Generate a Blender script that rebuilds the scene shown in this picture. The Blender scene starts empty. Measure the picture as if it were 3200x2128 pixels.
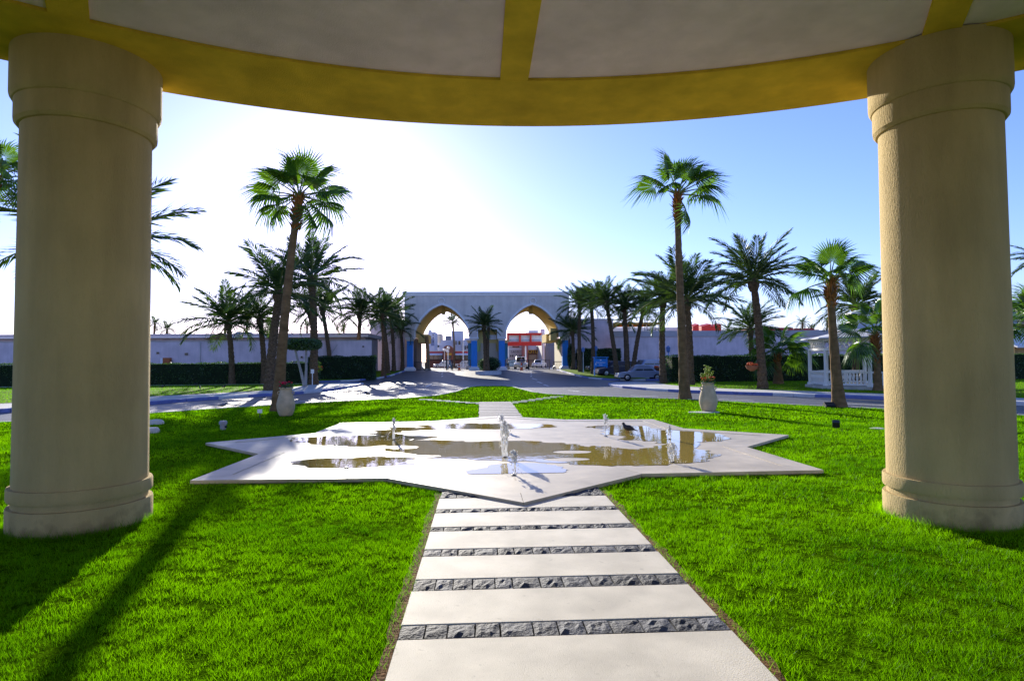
import bpy, bmesh, math, random
import numpy as np
from mathutils import Vector, Matrix, noise
random.seed(7); rng = np.random.default_rng(7)
S = bpy.context.scene
COL = S.collection
R = math.radians

# ------------------------------------------------------------------ camera
FPX, EYE = 1909.0, 1.8                     # focal length in photo pixels (3200 wide), eye height
PITCH, YAW, ROLL = math.atan(66 / 1909.0), 0.051, -0.007
def _axes():
    f = Vector((math.sin(YAW), math.cos(YAW), 0)); r = Vector((math.cos(YAW), -math.sin(YAW), 0)); u = Vector((0, 0, 1))
    f2 = f * math.cos(PITCH) + u * math.sin(PITCH); u2 = u * math.cos(PITCH) - f * math.sin(PITCH)
    return r * math.cos(ROLL) + u2 * math.sin(ROLL), u2 * math.cos(ROLL) - r * math.sin(ROLL), f2
AR, AU, AF = _axes()
EYEP = Vector((0, 0, EYE))
cam = bpy.data.cameras.new('camera'); cam.lens = FPX / 3200 * 36; cam.sensor_width = 36
cam.clip_start = 0.05; cam.clip_end = 20000
camo = bpy.data.objects.new('camera', cam); COL.objects.link(camo)
camo.matrix_world = Matrix(((AR.x, AU.x, -AF.x, 0), (AR.y, AU.y, -AF.y, 0), (AR.z, AU.z, -AF.z, EYE), (0, 0, 0, 1)))
S.camera = camo

# ------------------------------------------------------------------ light
def ray(px, py): return AF * FPX + AR * (px - 1600) + AU * (1064 - py)
SUN = ray(1040, 575).normalized()           # the sun stands behind the crown of the tall palm
SUN_EL = math.asin(SUN.z); SUN_AZ = math.atan2(SUN.x, SUN.y)
W = bpy.data.worlds.new('World'); S.world = W; W.use_nodes = True
nt = W.node_tree; bg = nt.nodes['Background']
sky = nt.nodes.new('ShaderNodeTexSky'); sky.sky_type = 'NISHITA'; sky.sun_disc = False
sky.sun_elevation = SUN_EL; sky.sun_rotation = SUN_AZ
sky.air_density = 1.0; sky.dust_density = 0.25; sky.ozone_density = 6.0; sky.altitude = 0
tint = nt.nodes.new('ShaderNodeMix'); tint.data_type = 'RGBA'; tint.blend_type = 'MULTIPLY'; tint.inputs[0].default_value = 1; tint.inputs[7].default_value = (1.28, .97, 1.16, 1)
nt.links.new(sky.outputs[0], tint.inputs[6]); nt.links.new(tint.outputs[2], bg.inputs[0]); bg.inputs[1].default_value = 0.125
sl = bpy.data.lights.new('sun', 'SUN'); sl.energy = 5.0; sl.angle = R(0.5); sl.color = (1.0, 0.93, 0.80)
so = bpy.data.objects.new('sun', sl); COL.objects.link(so); so.location = (0, 0, 60)
so.rotation_euler = SUN.to_track_quat('Z', 'Y').to_euler()
S.view_settings.view_transform = 'Standard'; S.view_settings.look = 'None'
S.view_settings.gamma = 1.0; S.view_settings.use_curve_mapping = False
S.view_settings.exposure = 0.92
S.render.engine = 'CYCLES'
S.cycles.max_bounces = 6; S.cycles.diffuse_bounces = 3; S.cycles.glossy_bounces = 3; S.cycles.transmission_bounces = 3; S.cycles.caustics_reflective = False; S.cycles.caustics_refractive = False

# ------------------------------------------------------------------ helpers
def G(px, py, z=0.0):
    d = ray(px, py); t = (z - EYE) / d.z; return EYEP + d * t
def PY(px, py, Y):
    d = ray(px, py); return EYEP + d * (Y / d.y)
def smooth(a, b, t):
    t = min(1, max(0, (t - a) / (b - a))); return t * t * (3 - 2 * t)
def zg(y): return 0.7 * smooth(56, 82, y)   # the drive climbs gently to the gate
def GG(px, py):
    z = 0
    for i in range(30):
        p = G(px, py, z); z = .5 * z + .5 * zg(p.y)
    return Vector((p.x, p.y, zg(p.y)))

MATS = {}
def mat(name, col, rough=.8, var=.12, scale=6.0, bump=0.0, bscale=60.0, spec=.3, metal=0.0, col2=None, stretch=None, island=0.0, detail=6, emit=None, grime=0.0, orand=0.0, specks=0.0, splash=False):
    if name in MATS: return MATS[name]
    m = bpy.data.materials.new(name); m.use_nodes = True; n = m.node_tree; L = n.links
    b = n.nodes['Principled BSDF']; b.inputs['Roughness'].default_value = rough
    b.inputs['Specular IOR Level'].default_value = spec; b.inputs['Metallic'].default_value = metal
    tc = n.nodes.new('ShaderNodeTexCoord'); vec = tc.outputs['Object']
    geo = n.nodes.new('ShaderNodeNewGeometry')
    if stretch:
        mp = n.nodes.new('ShaderNodeMapping'); mp.inputs['Scale'].default_value = stretch
        L.new(geo.outputs['Position'], mp.inputs[0]); vec = mp.outputs[0]
    else: vec = geo.outputs['Position']
    nz = n.nodes.new('ShaderNodeTexNoise'); nz.inputs['Scale'].default_value = scale; nz.inputs['Detail'].default_value = detail
    nz.inputs['Roughness'].default_value = .62
    L.new(vec, nz.inputs['Vector'])
    cr = n.nodes.new('ShaderNodeValToRGB'); e = cr.color_ramp.elements
    c1 = [max(0, c * (1 - var * 1.6)) for c in col[:3]]; c2 = list(col2[:3]) if col2 else [min(1, c * (1 + var)) for c in col[:3]]
    e[0].position = .3; e[0].color = (*c1, 1); e[1].position = .7; e[1].color = (*c2, 1)
    L.new(nz.outputs['Fac'], cr.inputs[0]); out = cr.outputs[0]
    if island:
        hs = n.nodes.new('ShaderNodeHueSaturation'); mr = n.nodes.new('ShaderNodeMapRange')
        mr.inputs[3].default_value = 1 - island; mr.inputs[4].default_value = 1 + island
        L.new(geo.outputs['Random Per Island'], mr.inputs[0]); L.new(mr.outputs[0], hs.inputs['Value'])
        L.new(out, hs.inputs['Color']); out = hs.outputs[0]
    def mul(a_, fac_sock, lo, hi):
        mr = n.nodes.new('ShaderNodeMapRange'); mr.inputs[1].default_value = lo[0]; mr.inputs[2].default_value = hi[0]; mr.inputs[3].default_value = lo[1]; mr.inputs[4].default_value = hi[1]
        L.new(fac_sock, mr.inputs[0]); mx = n.nodes.new('ShaderNodeMix'); mx.data_type = 'RGBA'; mx.blend_type = 'MULTIPLY'; mx.inputs[0].default_value = 1
        L.new(a_, mx.inputs[6]); L.new(mr.outputs[0], mx.inputs[7]); return mx.outputs[2]
    def nz2(sc, det, v=None):
        q = n.nodes.new('ShaderNodeTexNoise'); q.inputs['Scale'].default_value = sc; q.inputs['Detail'].default_value = det; L.new(v or geo.outputs['Position'], q.inputs['Vector']); return q.outputs['Fac']
    if grime:
        out = mul(out, nz2(.9, 6), (.38, 1 - grime), (.62, 1.0)); mp2 = n.nodes.new('ShaderNodeMapping'); mp2.inputs['Scale'].default_value = (3, 3, .35); L.new(geo.outputs['Position'], mp2.inputs[0]); out = mul(out, nz2(1.0, 5, mp2.outputs[0]), (.40, 1 - grime * .7), (.6, 1.0))
    if specks: out = mul(out, nz2(85, 2), (.30, 1 - specks), (.36, 1.0)); out = mul(out, nz2(14, 3), (.26, 1 - specks * .8), (.33, 1.0))
    if orand: oi = n.nodes.new('ShaderNodeObjectInfo'); out = mul(out, oi.outputs['Random'], (0, 1 - orand), (1, 1 + orand))
    if splash:
        sx = n.nodes.new('ShaderNodeSeparateXYZ'); L.new(geo.outputs['Position'], sx.inputs[0]); ad = n.nodes.new('ShaderNodeMath'); ad.operation = 'MULTIPLY_ADD'; ad.inputs[1].default_value = -.55; L.new(nz2(7, 6), ad.inputs[0]); L.new(sx.outputs[2], ad.inputs[2]); out = mul(out, ad.outputs[0], (-.26, .55), (-.05, 1.0))
    L.new(out, b.inputs['Base Color'])
    if bump:
        nb = n.nodes.new('ShaderNodeTexNoise'); nb.inputs['Scale'].default_value = bscale; nb.inputs['Detail'].default_value = 8
        L.new(vec, nb.inputs['Vector'])
        bp = n.nodes.new('ShaderNodeBump'); bp.inputs['Strength'].default_value = bump; bp.inputs['Distance'].default_value = .02
        L.new(nb.outputs['Fac'], bp.inputs['Height']); L.new(bp.outputs[0], b.inputs['Normal'])
    if emit: b.inputs['Emission Color'].default_value = (*emit[:3], 1); b.inputs['Emission Strength'].default_value = emit[3]
    MATS[name] = m; return m
def leafmat(name, col, col2, trans=.45, gloss=.05, tcol=None):
    if name in MATS: return MATS[name]
    m = bpy.data.materials.new(name); m.use_nodes = True; n = m.node_tree; L = n.links; n.nodes.clear()
    o = n.nodes.new('ShaderNodeOutputMaterial'); geo = n.nodes.new('ShaderNodeNewGeometry')
    cr = n.nodes.new('ShaderNodeValToRGB'); e = cr.color_ramp.elements; e[0].color = (*col, 1); e[1].color = (*col2, 1)
    nz = n.nodes.new('ShaderNodeTexNoise'); nz.inputs['Scale'].default_value = .7; nz.inputs['Detail'].default_value = 3
    L.new(geo.outputs['Position'], nz.inputs['Vector'])
    mx = n.nodes.new('ShaderNodeMath'); mx.operation = 'MULTIPLY_ADD'; mx.inputs[1].default_value = .55
    L.new(geo.outputs['Random Per Island'], mx.inputs[0])
    m2 = n.nodes.new('ShaderNodeMath'); m2.operation = 'MULTIPLY_ADD'; m2.inputs[1].default_value = 1.7; m2.inputs[2].default_value = -.6
    L.new(nz.outputs['Fac'], m2.inputs[0]); L.new(m2.outputs[0], mx.inputs[2])
    L.new(mx.outputs[0], cr.inputs[0])
    d = n.nodes.new('ShaderNodeBsdfDiffuse'); t = n.nodes.new('ShaderNodeBsdfTranslucent'); g = n.nodes.new('ShaderNodeBsdfGlossy')
    g.inputs['Roughness'].default_value = .35; g.inputs['Color'].default_value = (.9, .95, 1, 1)
    L.new(cr.outputs[0], d.inputs[0])
    tm = n.nodes.new('ShaderNodeMix'); tm.data_type = 'RGBA'; tm.blend_type = 'MULTIPLY'; tm.inputs[0].default_value = 1
    L.new(cr.outputs[0], tm.inputs[6]); tm.inputs[7].default_value = (*(tcol or (1.6, 1.5, .5)), 1); L.new(tm.outputs[2], t.inputs[0])
    a = n.nodes.new('ShaderNodeMixShader'); a.inputs[0].default_value = trans; L.new(d.outputs[0], a.inputs[1]); L.new(t.outputs[0], a.inputs[2])
    c = n.nodes.new('ShaderNodeMixShader'); c.inputs[0].default_value = gloss; L.new(a.outputs[0], c.inputs[1]); L.new(g.outputs[0], c.inputs[2])
    L.new(c.outputs[0], o.inputs[0]); MATS[name] = m; return m

def tag(o, label=None, cat=None, group=None, kind=None):
    if label: o['label'] = label
    if cat: o['category'] = cat
    if group: o['group'] = group
    if kind: o['kind'] = kind
    return o
def thing(name, label, cat, loc=(0, 0, 0), group=None, rz=0):
    o = bpy.data.objects.new(name, None); o.empty_display_size = .2; COL.objects.link(o)
    o.location = loc; o.rotation_euler = (0, 0, rz); return tag(o, label, cat, group)
def link(name, me, parent=None, loc=None, rot=None, scale=None):
    o = bpy.data.objects.new(name, me); COL.objects.link(o)
    if parent: o.parent = parent
    if loc is not None: o.location = loc
    if rot is not None: o.rotation_euler = rot
    if scale is not None: o.scale = (scale,) * 3 if not hasattr(scale, '__len__') else scale
    return o
def wloc(o):
    v = Vector((0, 0, 0))
    while o: v += o.location; o = o.parent
    return v
def copy_tree(o, parent=None):
    c = o.copy(); COL.objects.link(c); c.parent = parent
    for ch in list(o.children): copy_tree(ch, c)
    return c
class MB:
    def __init__(s): s.v = []; s.f = []; s.m = []; s.mats = []
    def mi(s, m):
        if m is None: return 0
        if m not in s.mats: s.mats.append(m)
        return s.mats.index(m)
    def add(s, vs, fs, m=None):
        k = len(s.v); s.v += [tuple(v) for v in vs]; s.f += [tuple(i + k for i in f) for f in fs]; s.m += [s.mi(m)] * len(fs); return s
    def box(s, c, d, rz=0, m=None, tilt=None, bev=0):
        x, y, z = d[0] / 2, d[1] / 2, d[2] / 2; ca, sa = math.cos(rz), math.sin(rz); vs = []
        for sx, sy, sz in ((-1,-1,-1),(1,-1,-1),(1,1,-1),(-1,1,-1),(-1,-1,1),(1,-1,1),(1,1,1),(-1,1,1)):
            p = Vector((sx * x, sy * y, sz * z))
            if tilt: p = tilt @ p
            vs.append((c[0] + p.x * ca - p.y * sa, c[1] + p.x * sa + p.y * ca, c[2] + p.z))
        return s.add(vs, [(0,3,2,1),(4,5,6,7),(0,1,5,4),(1,2,6,5),(2,3,7,6),(3,0,4,7)], m)
    def prism(s, poly, z0, z1, m=None):            # xy polygon extruded along z
        n = len(poly); vs = [(p[0], p[1], z0) for p in poly] + [(p[0], p[1], z1) for p in poly]
        return s.add(vs, [tuple(reversed(range(n))), tuple(range(n, 2 * n))] + [(i, (i + 1) % n, n + (i + 1) % n, n + i) for i in range(n)], m)
    def prismy(s, poly, y0, y1, m=None):           # xz polygon extruded along y
        n = len(poly); vs = [(p[0], y0, p[1]) for p in poly] + [(p[0], y1, p[1]) for p in poly]
        return s.add(vs, [tuple(range(n)), tuple(reversed(range(n, 2 * n)))] + [(i, n + i, n + (i + 1) % n, (i + 1) % n) for i in range(n)], m)
    def tube(s, pts, rad, n=8, m=None, cap=True):
        pts = [Vector(p) for p in pts]; k = len(s.v); vs = []; fs = []
        for i, p in enumerate(pts):
            d = (pts[min(i + 1, len(pts) - 1)] - pts[max(i - 1, 0)]).normalized()
            a = d.cross(Vector((0, 0, 1)) if abs(d.z) < .95 else Vector((1, 0, 0))).normalized(); b = d.cross(a)
            r = rad[i] if hasattr(rad, '__len__') else rad
            for j in range(n):
                t = 2 * math.pi * j / n; vs.append(p + (a * math.cos(t) + b * math.sin(t)) * r)
        for i in range(len(pts) - 1):
            for j in range(n): fs.append((i * n + j, i * n + (j + 1) % n, (i + 1) * n + (j + 1) % n, (i + 1) * n + j))
        if cap: fs.append(tuple(range(n))); fs.append(tuple(reversed(range((len(pts) - 1) * n, len(pts) * n))))
        return s.add(vs, fs, m)
    def lathe(s, prof, c=(0, 0, 0), n=24, m=None, jit=0, ph=0):
        vs = []; fs = []
        for r, z in prof:
            for j in range(n):
                t = 2 * math.pi * j / n + ph; rr = r * (1 + (random.uniform(-jit, jit) if jit else 0)); vs.append((c[0] + rr * math.cos(t), c[1] + rr * math.sin(t), c[2] + z))
        for i in range(len(prof) - 1):
            for j in range(n): fs.append((i * n + j, i * n + (j + 1) % n, (i + 1) * n + (j + 1) % n, (i + 1) * n + j))
        fs.append(tuple(reversed(range(n)))); fs.append(tuple(range((len(prof) - 1) * n, len(prof) * n)))
        return s.add(vs, fs, m)
    def ball(s, c, r, m=None, n=8, k=5):
        r = r if hasattr(r, '__len__') else (r, r, r); vs = []; fs = []
        for i in range(k + 1):
            a = math.pi * i / k - math.pi / 2
            for j in range(n):
                t = 2 * math.pi * j / n; vs.append((c[0] + r[0] * math.cos(a) * math.cos(t), c[1] + r[1] * math.cos(a) * math.sin(t), c[2] + r[2] * math.sin(a)))
        for i in range(k):
            for j in range(n): fs.append((i * n + j, i * n + (j + 1) % n, (i + 1) * n + (j + 1) % n, (i + 1) * n + j))
        return s.add(vs, fs, m)
    def build(s, name, material=None, parent=None, sm=False, local=False):
        off = Vector((0, 0, 0)) if (local or not parent) else wloc(parent)
        me = bpy.data.meshes.new(name); me.from_pydata([(v[0] - off.x, v[1] - off.y, v[2] - off.z) for v in s.v], [], s.f)
        if s.mats:
            for m in s.mats: me.materials.append(m)
            me.polygons.foreach_set('material_index', s.m)
        elif material: me.materials.append(material)
        if sm: me.polygons.foreach_set('use_smooth', [True] * len(me.polygons))
        me.update(); return link(name, me, parent)
def part(name, m, parent, fn, sm=False):
    b = MB(); fn(b); return b.build(name, m, parent, sm)
def autosmooth(o, ang=35):
    me = o.data; me.polygons.foreach_set('use_smooth', [True] * len(me.polygons)); me.set_sharp_from_angle(angle=R(ang)); return o
def npmesh(name, verts, tris, material, parent=None, quads=False):
    me = bpy.data.meshes.new(name); k = 4 if quads else 3; nf = len(tris)
    me.vertices.add(len(verts)); me.vertices.foreach_set('co', np.asarray(verts, dtype=np.float32).ravel())
    me.loops.add(nf * k); me.loops.foreach_set('vertex_index', np.asarray(tris, dtype=np.int32).ravel())
    me.polygons.add(nf); me.polygons.foreach_set('loop_start', np.arange(0, nf * k, k, dtype=np.int32))
    me.update(calc_edges=True); me.materials.append(material); return link(name, me, parent)
def sheet(name, poly, dz, m, thick=0.0, parent=None, kind='structure', cuts=True):
    """ground polygon following zg(y), optionally with side faces going down"""
    bm = bmesh.new(); vs = [bm.verts.new((p[0], p[1], 0)) for p in poly]; bm.faces.new(vs)
    bmesh.ops.triangulate(bm, faces=bm.faces[:])
    if cuts:
        for y in (56, 58, 60, 63, 66, 69, 72, 75, 78, 80, 82):
            bmesh.ops.bisect_plane(bm, geom=bm.verts[:] + bm.edges[:] + bm.faces[:], plane_co=(0, y, 0), plane_no=(0, 1, 0))
    for v in bm.verts: v.co.z = zg(v.co.y) + dz
    bm.normal_update()
    for f in bm.faces:
        if f.normal.z < 0: f.normal_flip()
    if thick:
        be = [e for e in bm.edges if len(e.link_faces) == 1]
        g = bmesh.ops.extrude_edge_only(bm, edges=be)
        for v in [x for x in g['geom'] if isinstance(x, bmesh.types.BMVert)]: v.co.z -= thick
        bmesh.ops.recalc_face_normals(bm, faces=bm.faces[:])
    me = bpy.data.meshes.new(name); bm.to_mesh(me); bm.free(); me.materials.append(m)
    o = link(name, me, parent)
    if kind and not parent: o['kind'] = kind
    return o
def inpoly(x, y, poly):
    c = np.zeros(x.shape, bool); n = len(poly); j = n - 1
    for i in range(n):
        xi, yi = poly[i][:2]; xj, yj = poly[j][:2]
        if yi != yj: c ^= ((yi > y) != (yj > y)) & (x < (xj - xi) * (y - yi) / (yj - yi) + xi)
        j = i
    return c

# ------------------------------------------------------------------ materials
M_STUCCO = mat('tan_stucco', (.62, .475, .24), .9, .07, 4, .7, 95, .1, stretch=(1, 1, .22), grime=.14, splash=True)
M_SOFFIT = mat('ochre_soffit_paint', (.80, .54, .06), .9, .10, 2, .35, 60, .1, grime=.16)
M_PANEL = mat('grey_lilac_ceiling_paint', (.90, .72, .99), .9, .05, 2, .3, 60, .1, grime=.10)
M_SLAB = mat('cream_limestone', (.70, .65, .56), .75, .07, 3, .2, 120, .3, detail=10, grime=.13, orand=.05, specks=.22)
M_STAR = mat('pale_marble', (.60, .525, .395), .5, .12, 1.6, .06, 90, .4, detail=10, grime=.14, orand=.05, specks=.12)
M_BASALT = mat('dark_basalt', (.062, .066, .085), .75, .35, 14, .7, 50, .35, orand=.45)
M_SOIL = mat('brown_soil', (.16, .085, .035), .95, .3, 14, .8, 40, .1)
M_ASPHALT = mat('asphalt', (.070, .068, .074), .55, .22, .6, .25, 160, .6, detail=12)
M_CONC = mat('pale_concrete', (.62, .60, .56), .85, .08, 1.2, .15, 80, .2, detail=10, grime=.15, specks=.15)
M_KERBB = mat('blue_kerb_paint', (.16, .20, .46), .7, .15, 4, .1, 60)
M_KERBW = mat('white_kerb_paint', (.62, .63, .66), .7, .1, 4, .1, 60)
M_MARK = mat('road_paint', (.72, .72, .70), .7, .15, 9)
M_SAND = mat('desert_sand', (.44, .37, .28), .95, .12, .2, .2, 4)
M_LAWN = mat('lawn_turf', (.026, .095, .001), .95, .5, 16, .9, 60, .0, col2=(.10, .23, .003), detail=12)
M_LAWNF = mat('far_lawn_turf', (.10, .23, .006), .95, .4, 4, .9, 30, .03, col2=(.22, .36, .012), detail=10)  # far turf coloured brighter in place of sunlight coming through the blades
M_WALL = mat('lilac_beige_render', (.80, .67, .70), .9, .06, .7, .12, 30, .1, grime=.12)
M_GATEW = mat('gate_grey_render', (.78, .71, .64), .9, .06, .6, .12, 30, .1, grime=.10)
M_VAULT = mat('ochre_vault_paint', (.70, .54, .20), .9, .07, .8, .1, 30, .1)
M_WHITE = mat('white_paint', (.86, .85, .84), .55, .04, 3, 0, 60)
M_BLUE = mat('bright_blue_paint', (.03, .27, .80), .5, .07, 3)
M_BWHITE = mat('building_white', (.74, .73, .71), .85, .05, .5)
M_RED = mat('red_paint', (.62, .03, .02), .5, .06, 2)
M_BRICK = mat('brown_red_render', (.28, .10, .06), .8, .15, 2)
M_DARK = mat('dark_glass', (.02, .025, .03), .12, .1, 2, spec=.6)
M_BLACK = mat('black_rubber', (.015, .015, .016), .8, .1, 4)
M_IRON = mat('dark_iron', (.05, .05, .055), .5, .1, 4, metal=.6)
M_TRUNK_D = mat('date_palm_bark', (.14, .095, .055), .95, .35, 9, .9, 30, .1)
M_TRUNK_F = mat('fan_palm_bark', (.20, .125, .06), .95, .25, 3, .7, 40, .1, stretch=(1, 1, 2.2))
M_BOOT = mat('orange_brown_leaf_bases', (.34, .15, .045), .9, .35, 8, .5, 40, .1)
M_DATE = leafmat('date_palm_leaf', (.018, .042, .016), (.06, .12, .024), .36, .05)
M_FAN = leafmat('fan_palm_leaf', (.030, .085, .012), (.10, .22, .02), .5, .05)
M_STALK = mat('palm_stalk', (.20, .24, .07), .7, .2, 3)
M_HEDGE = leafmat('hedge_leaf', (.015, .045, .008), (.06, .14, .02), .35, .05)
M_HCORE = mat('hedge_core', (.010, .022, .006), .95, .3, 4)
M_TERRA = mat('cream_terracotta', (.55, .44, .29), .85, .14, 5, .2, 50, .15)
M_GRASS = leafmat('grass_blade', (.028, .125, .002), (.24, .46, .004), .55, .004, (1.15, 1.38, .15))
# ================================================================== the setting
AX = 0.52                                               # axis of path, fountain and portico
tag(sheet('ground', [(-4000, -600), (4000, -600), (4000, 6000), (-4000, 6000)], -.10, M_SAND), kind='structure')
tag(sheet('road', [(-75, -25), (70, -25), (70, 78), (14.5, 79.6), (14.5, 150), (-14.5, 150), (-14.5, 79.6), (-75, 59)], 0, M_ASPHALT), kind='structure')
LAWN = [(-26, -6), (26, -6), (25.5, 4), (21, 12.5), (14.2, 20.8), (13.0, 22.1), (8.9, 27.6), (6.25, 29.95), (3.6, 32.6), (2.9, 35.2), (2.45, 39.7), (2.1, 43.4), (1.4, 44.4), (-.1, 44.5), (-.75, 43), (-1.5, 36), (-2.3, 32.4), (-3.65, 30.3), (-5.6, 28.9), (-8, 26.9), (-10.7, 24.0), (-12.2, 21.9), (-14.9, 19.5), (-20.5, 12.5), (-25.5, 4)]
sheet('lawn', LAWN, .05, M_LAWN, .07)
# thin concrete edging round the lawn
def strip_pts(pts, w):
    P = [Vector(p) for p in pts]; o = []
    for i, p in enumerate(P):
        d = (P[min(i + 1, len(P) - 1)] - P[max(i - 1, 0)]).normalized(); o.append(p + Vector((d.y, -d.x)) * w)
    return [tuple(p) for p in P] + [tuple(p) for p in reversed(o)]
sheet('lawn_edging', strip_pts(LAWN[2:25], .14), .065, M_CONC, .08)
PAVL = [(-30, 10), (-18.6, 23.6), (-14.7, 27.9), (-13.7, 30.8), (-11.95, 34.0), (-10.8, 35.4), (-10.1, 37.6), (-9.6, 41), (-9.35, 47), (-9.55, 50), (-10.3, 52), (-12.0, 52.8)]
PAVLB = [(-13.2, 51), (-13.1, 46), (-12.9, 41), (-13.6, 37.6), (-15.5, 34.9), (-17.6, 31.9), (-22.2, 26.3), (-33, 12)]
sheet('pavement_left', PAVL + PAVLB, .13, M_CONC, .15)
sheet('lawn_strip_left', list(reversed(PAVLB)) + [(-16, 52.6), (-24, 51.6), (-60, 47.0), (-60, 12)], .14, M_LAWNF, .15)
PAVR = [(28.5, 10), (21.5, 20.8), (17.9, 26.1), (11.3, 33.8), (10.4, 35.9), (9.4, 40), (9.2, 42.5), (9.5, 45), (10.4, 46.9), (12.4, 48)]
PAVRB = [(13.4, 46.5), (12.9, 42), (13.3, 38), (14.3, 35.4), (19.7, 28.3), (24, 22.5), (31.5, 11.5)]
sheet('pavement_right', PAVR + PAVRB, .13, M_CONC, .15)
LSR = list(reversed(PAVRB)) + [(14.2, 47.4), (40, 46.5), (60, 40), (60, 11)]
sheet('lawn_strip_right', LSR, .14, M_LAWNF, .15)
LGL = [(-14.9, 57.0), (-12.4, 58.9), (-10.6, 62.6), (-9.9, 67), (-9.65, 72), (-9.6, 78.2), (-12.6, 78.2), (-15.5, 74), (-18, 66), (-17, 58.5)]
sheet('lawn_by_gate_left', LGL, .13, M_LAWNF, .15)
LGR = [(9.75, 77.9), (9.85, 73), (10.2, 67), (10.75, 60.5), (12, 56.6), (13.6, 54.6), (16, 54.2), (16.4, 56.5), (15.2, 60), (14.4, 64), (14.0, 70), (13.4, 77.9)]
sheet('lawn_by_gate_right', LGR, .13, M_LAWNF, .15)

# kerb stones, one by one
def kerb(name, line, seg, mats, parent_name, w=.16, h=.155):
    root = bpy.data.objects.new(parent_name, None); COL.objects.link(root); root['kind'] = 'structure'
    P = [Vector(p).to_2d() for p in line]; k = 0
    for a, b in zip(P, P[1:]):
        d = b - a; L = d.length; n = max(1, round(L / seg)); rz = math.atan2(d.y, d.x)
        for i in range(n):
            c = a + d * ((i + .5) / n)
            mb = MB(); hh = h + random.uniform(-.004, .004)
            x, y = (L / n) / 2 - .012, w / 2; e = .02
            vs = [(-x, -y, 0), (x, -y, 0), (x, y, 0), (-x, y, 0), (-x, -y, hh - e), (x, -y, hh - e), (x, y, hh - e), (-x, y, hh - e), (-x + e, -y + e, hh), (x - e, -y + e, hh), (x - e, y - e, hh), (-x + e, y - e, hh)]
            mb.add(vs, [(0,3,2,1),(0,1,5,4),(1,2,6,5),(2,3,7,6),(3,0,4,7),(4,5,9,8),(5,6,10,9),(6,7,11,10),(7,4,8,11),(8,9,10,11)])
            o = mb.build(name, mats[(k // 2) % len(mats)], None); o.parent = root
            o.location = (c.x, c.y, zg(c.y)); o.rotation_euler.z = rz + random.uniform(-.006, .006); k += 1
    return root
kerb('kerb_stone', PAVL, 1.0, [M_KERBB, M_KERBB, M_KERBW], 'kerb_left')
kerb('kerb_stone', PAVR, 1.0, [M_KERBB, M_KERBB, M_KERBB, M_KERBW], 'kerb_right')
kerb('kerb_stone', LGL[:6], 1.2, [M_KERBB, M_KERBW], 'kerb_gate_left')
kerb('kerb_stone', LGR[:7], 1.2, [M_KERBB, M_KERBW], 'kerb_gate_right')

# painted markings: photo pixels of both ends on the asphalt
z1 = lambda x, y: (400 + x / 2.613, 800 + y / 2.613)
z2 = lambda x, y: (1150 + x / 3.136, 880 + y / 3.136)
z3 = lambda x, y: (1700 + x / 2.1436, 650 + y / 2.1436)
marks = [(z1(910, 1226), z1(1175, 1211)), (z1(1375, 1190), z1(1560, 1175)), (z1(1830, 1157), z1(1960, 1146)), (z2(60, 1012), z2(250, 1012)), (z2(300, 1085), z2(430, 1068)), (z2(570, 1030), z2(660, 985)),
         (z3(580, 1256), z3(765, 1264)), (z3(1170, 1281), z3(1405, 1291)), (z3(2020, 1311), z3(2290, 1322)), (z3(190, 1228), z3(280, 1232)), (z2(1960, 1065), z2(2120, 1082))]
for x, ys in ((730, (883, 903, 927)), (1602, (881, 903, 926))):
    for y in ys: marks.append((z2(x - 6, y + 5), z2(x + 1, y - 5)))
for x, y in ((1630, 955), (1680, 988), (1745, 1017)): marks.append((z2(x - 22, y - 7), z2(x + 25, y + 7)))
mroot = bpy.data.objects.new('road_markings', None); COL.objects.link(mroot); mroot['kind'] = 'structure'
for a, b in marks:
    a, b = GG(*a), GG(*b); d = (b - a).to_2d()
    if d.length > 5.5: b = a + (b - a) * (5.5 / d.length)
    d = (b - a).to_2d().normalized(); nrm = Vector((d.y, -d.x)) * .075; k = 4; vs = []
    for i in range(k + 1):
        p = a.lerp(b, i / k); 
        for s in (-1, 1): vs.append((p.x + nrm.x * s, p.y + nrm.y * s, zg(p.y) + .006))
    mb = MB(); mb.add(vs, [(2 * i, 2 * i + 1, 2 * i + 3, 2 * i + 2) for i in range(k)]); mb.build('lane_dash', M_MARK, mroot)
# stop line before the barriers
for x0, x1 in ((-6.3, .0), (3.6, 8.2)):
    n = 6
    for i in range(n):
        xa = x0 + (x1 - x0) * i / n; mb = MB(); y = 77.2
        mb.add([(xa, y, zg(y) + .006), (xa + .55, y, zg(y) + .006), (xa + .55, y + .5, zg(y + .5) + .006), (xa, y + .5, zg(y + .5) + .006)], [(0, 1, 2, 3)]); mb.build('lane_dash', M_MARK, mroot)

# distant hills
def ridge(name, Y, pts, base, m):
    mb = MB(); vs = []; n = len(pts)
    for (px, py) in pts: p = PY(px, py, Y); vs += [(p.x, Y, base), (p.x, Y + 260 * random.uniform(.8, 1.2), p.z * .55), (p.x, Y + 600, p.z), (p.x, Y + 1200, base)]
    fs = []
    for i in range(n - 1):
        for j in range(3): fs.append((4 * i + j, 4 * i + 4 + j, 4 * i + 5 + j, 4 * i + 1 + j))
    mb.add(vs, fs); o = mb.build(name, m); o['kind'] = 'structure'; return o
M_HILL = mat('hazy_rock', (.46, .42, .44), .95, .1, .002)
hp = []
for i, px in enumerate(range(500, 1260, 14)):
    b = 1052 - 30 * math.exp(-((px - 612) / 30) ** 2) - 31 * math.exp(-((px - 660) / 26) ** 2) - 12 * math.exp(-((px - 760) / 40) ** 2) - 18 * math.exp(-((px - 1010) / 60) ** 2) + random.uniform(-3, 3)
    hp.append((px, b))
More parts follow.
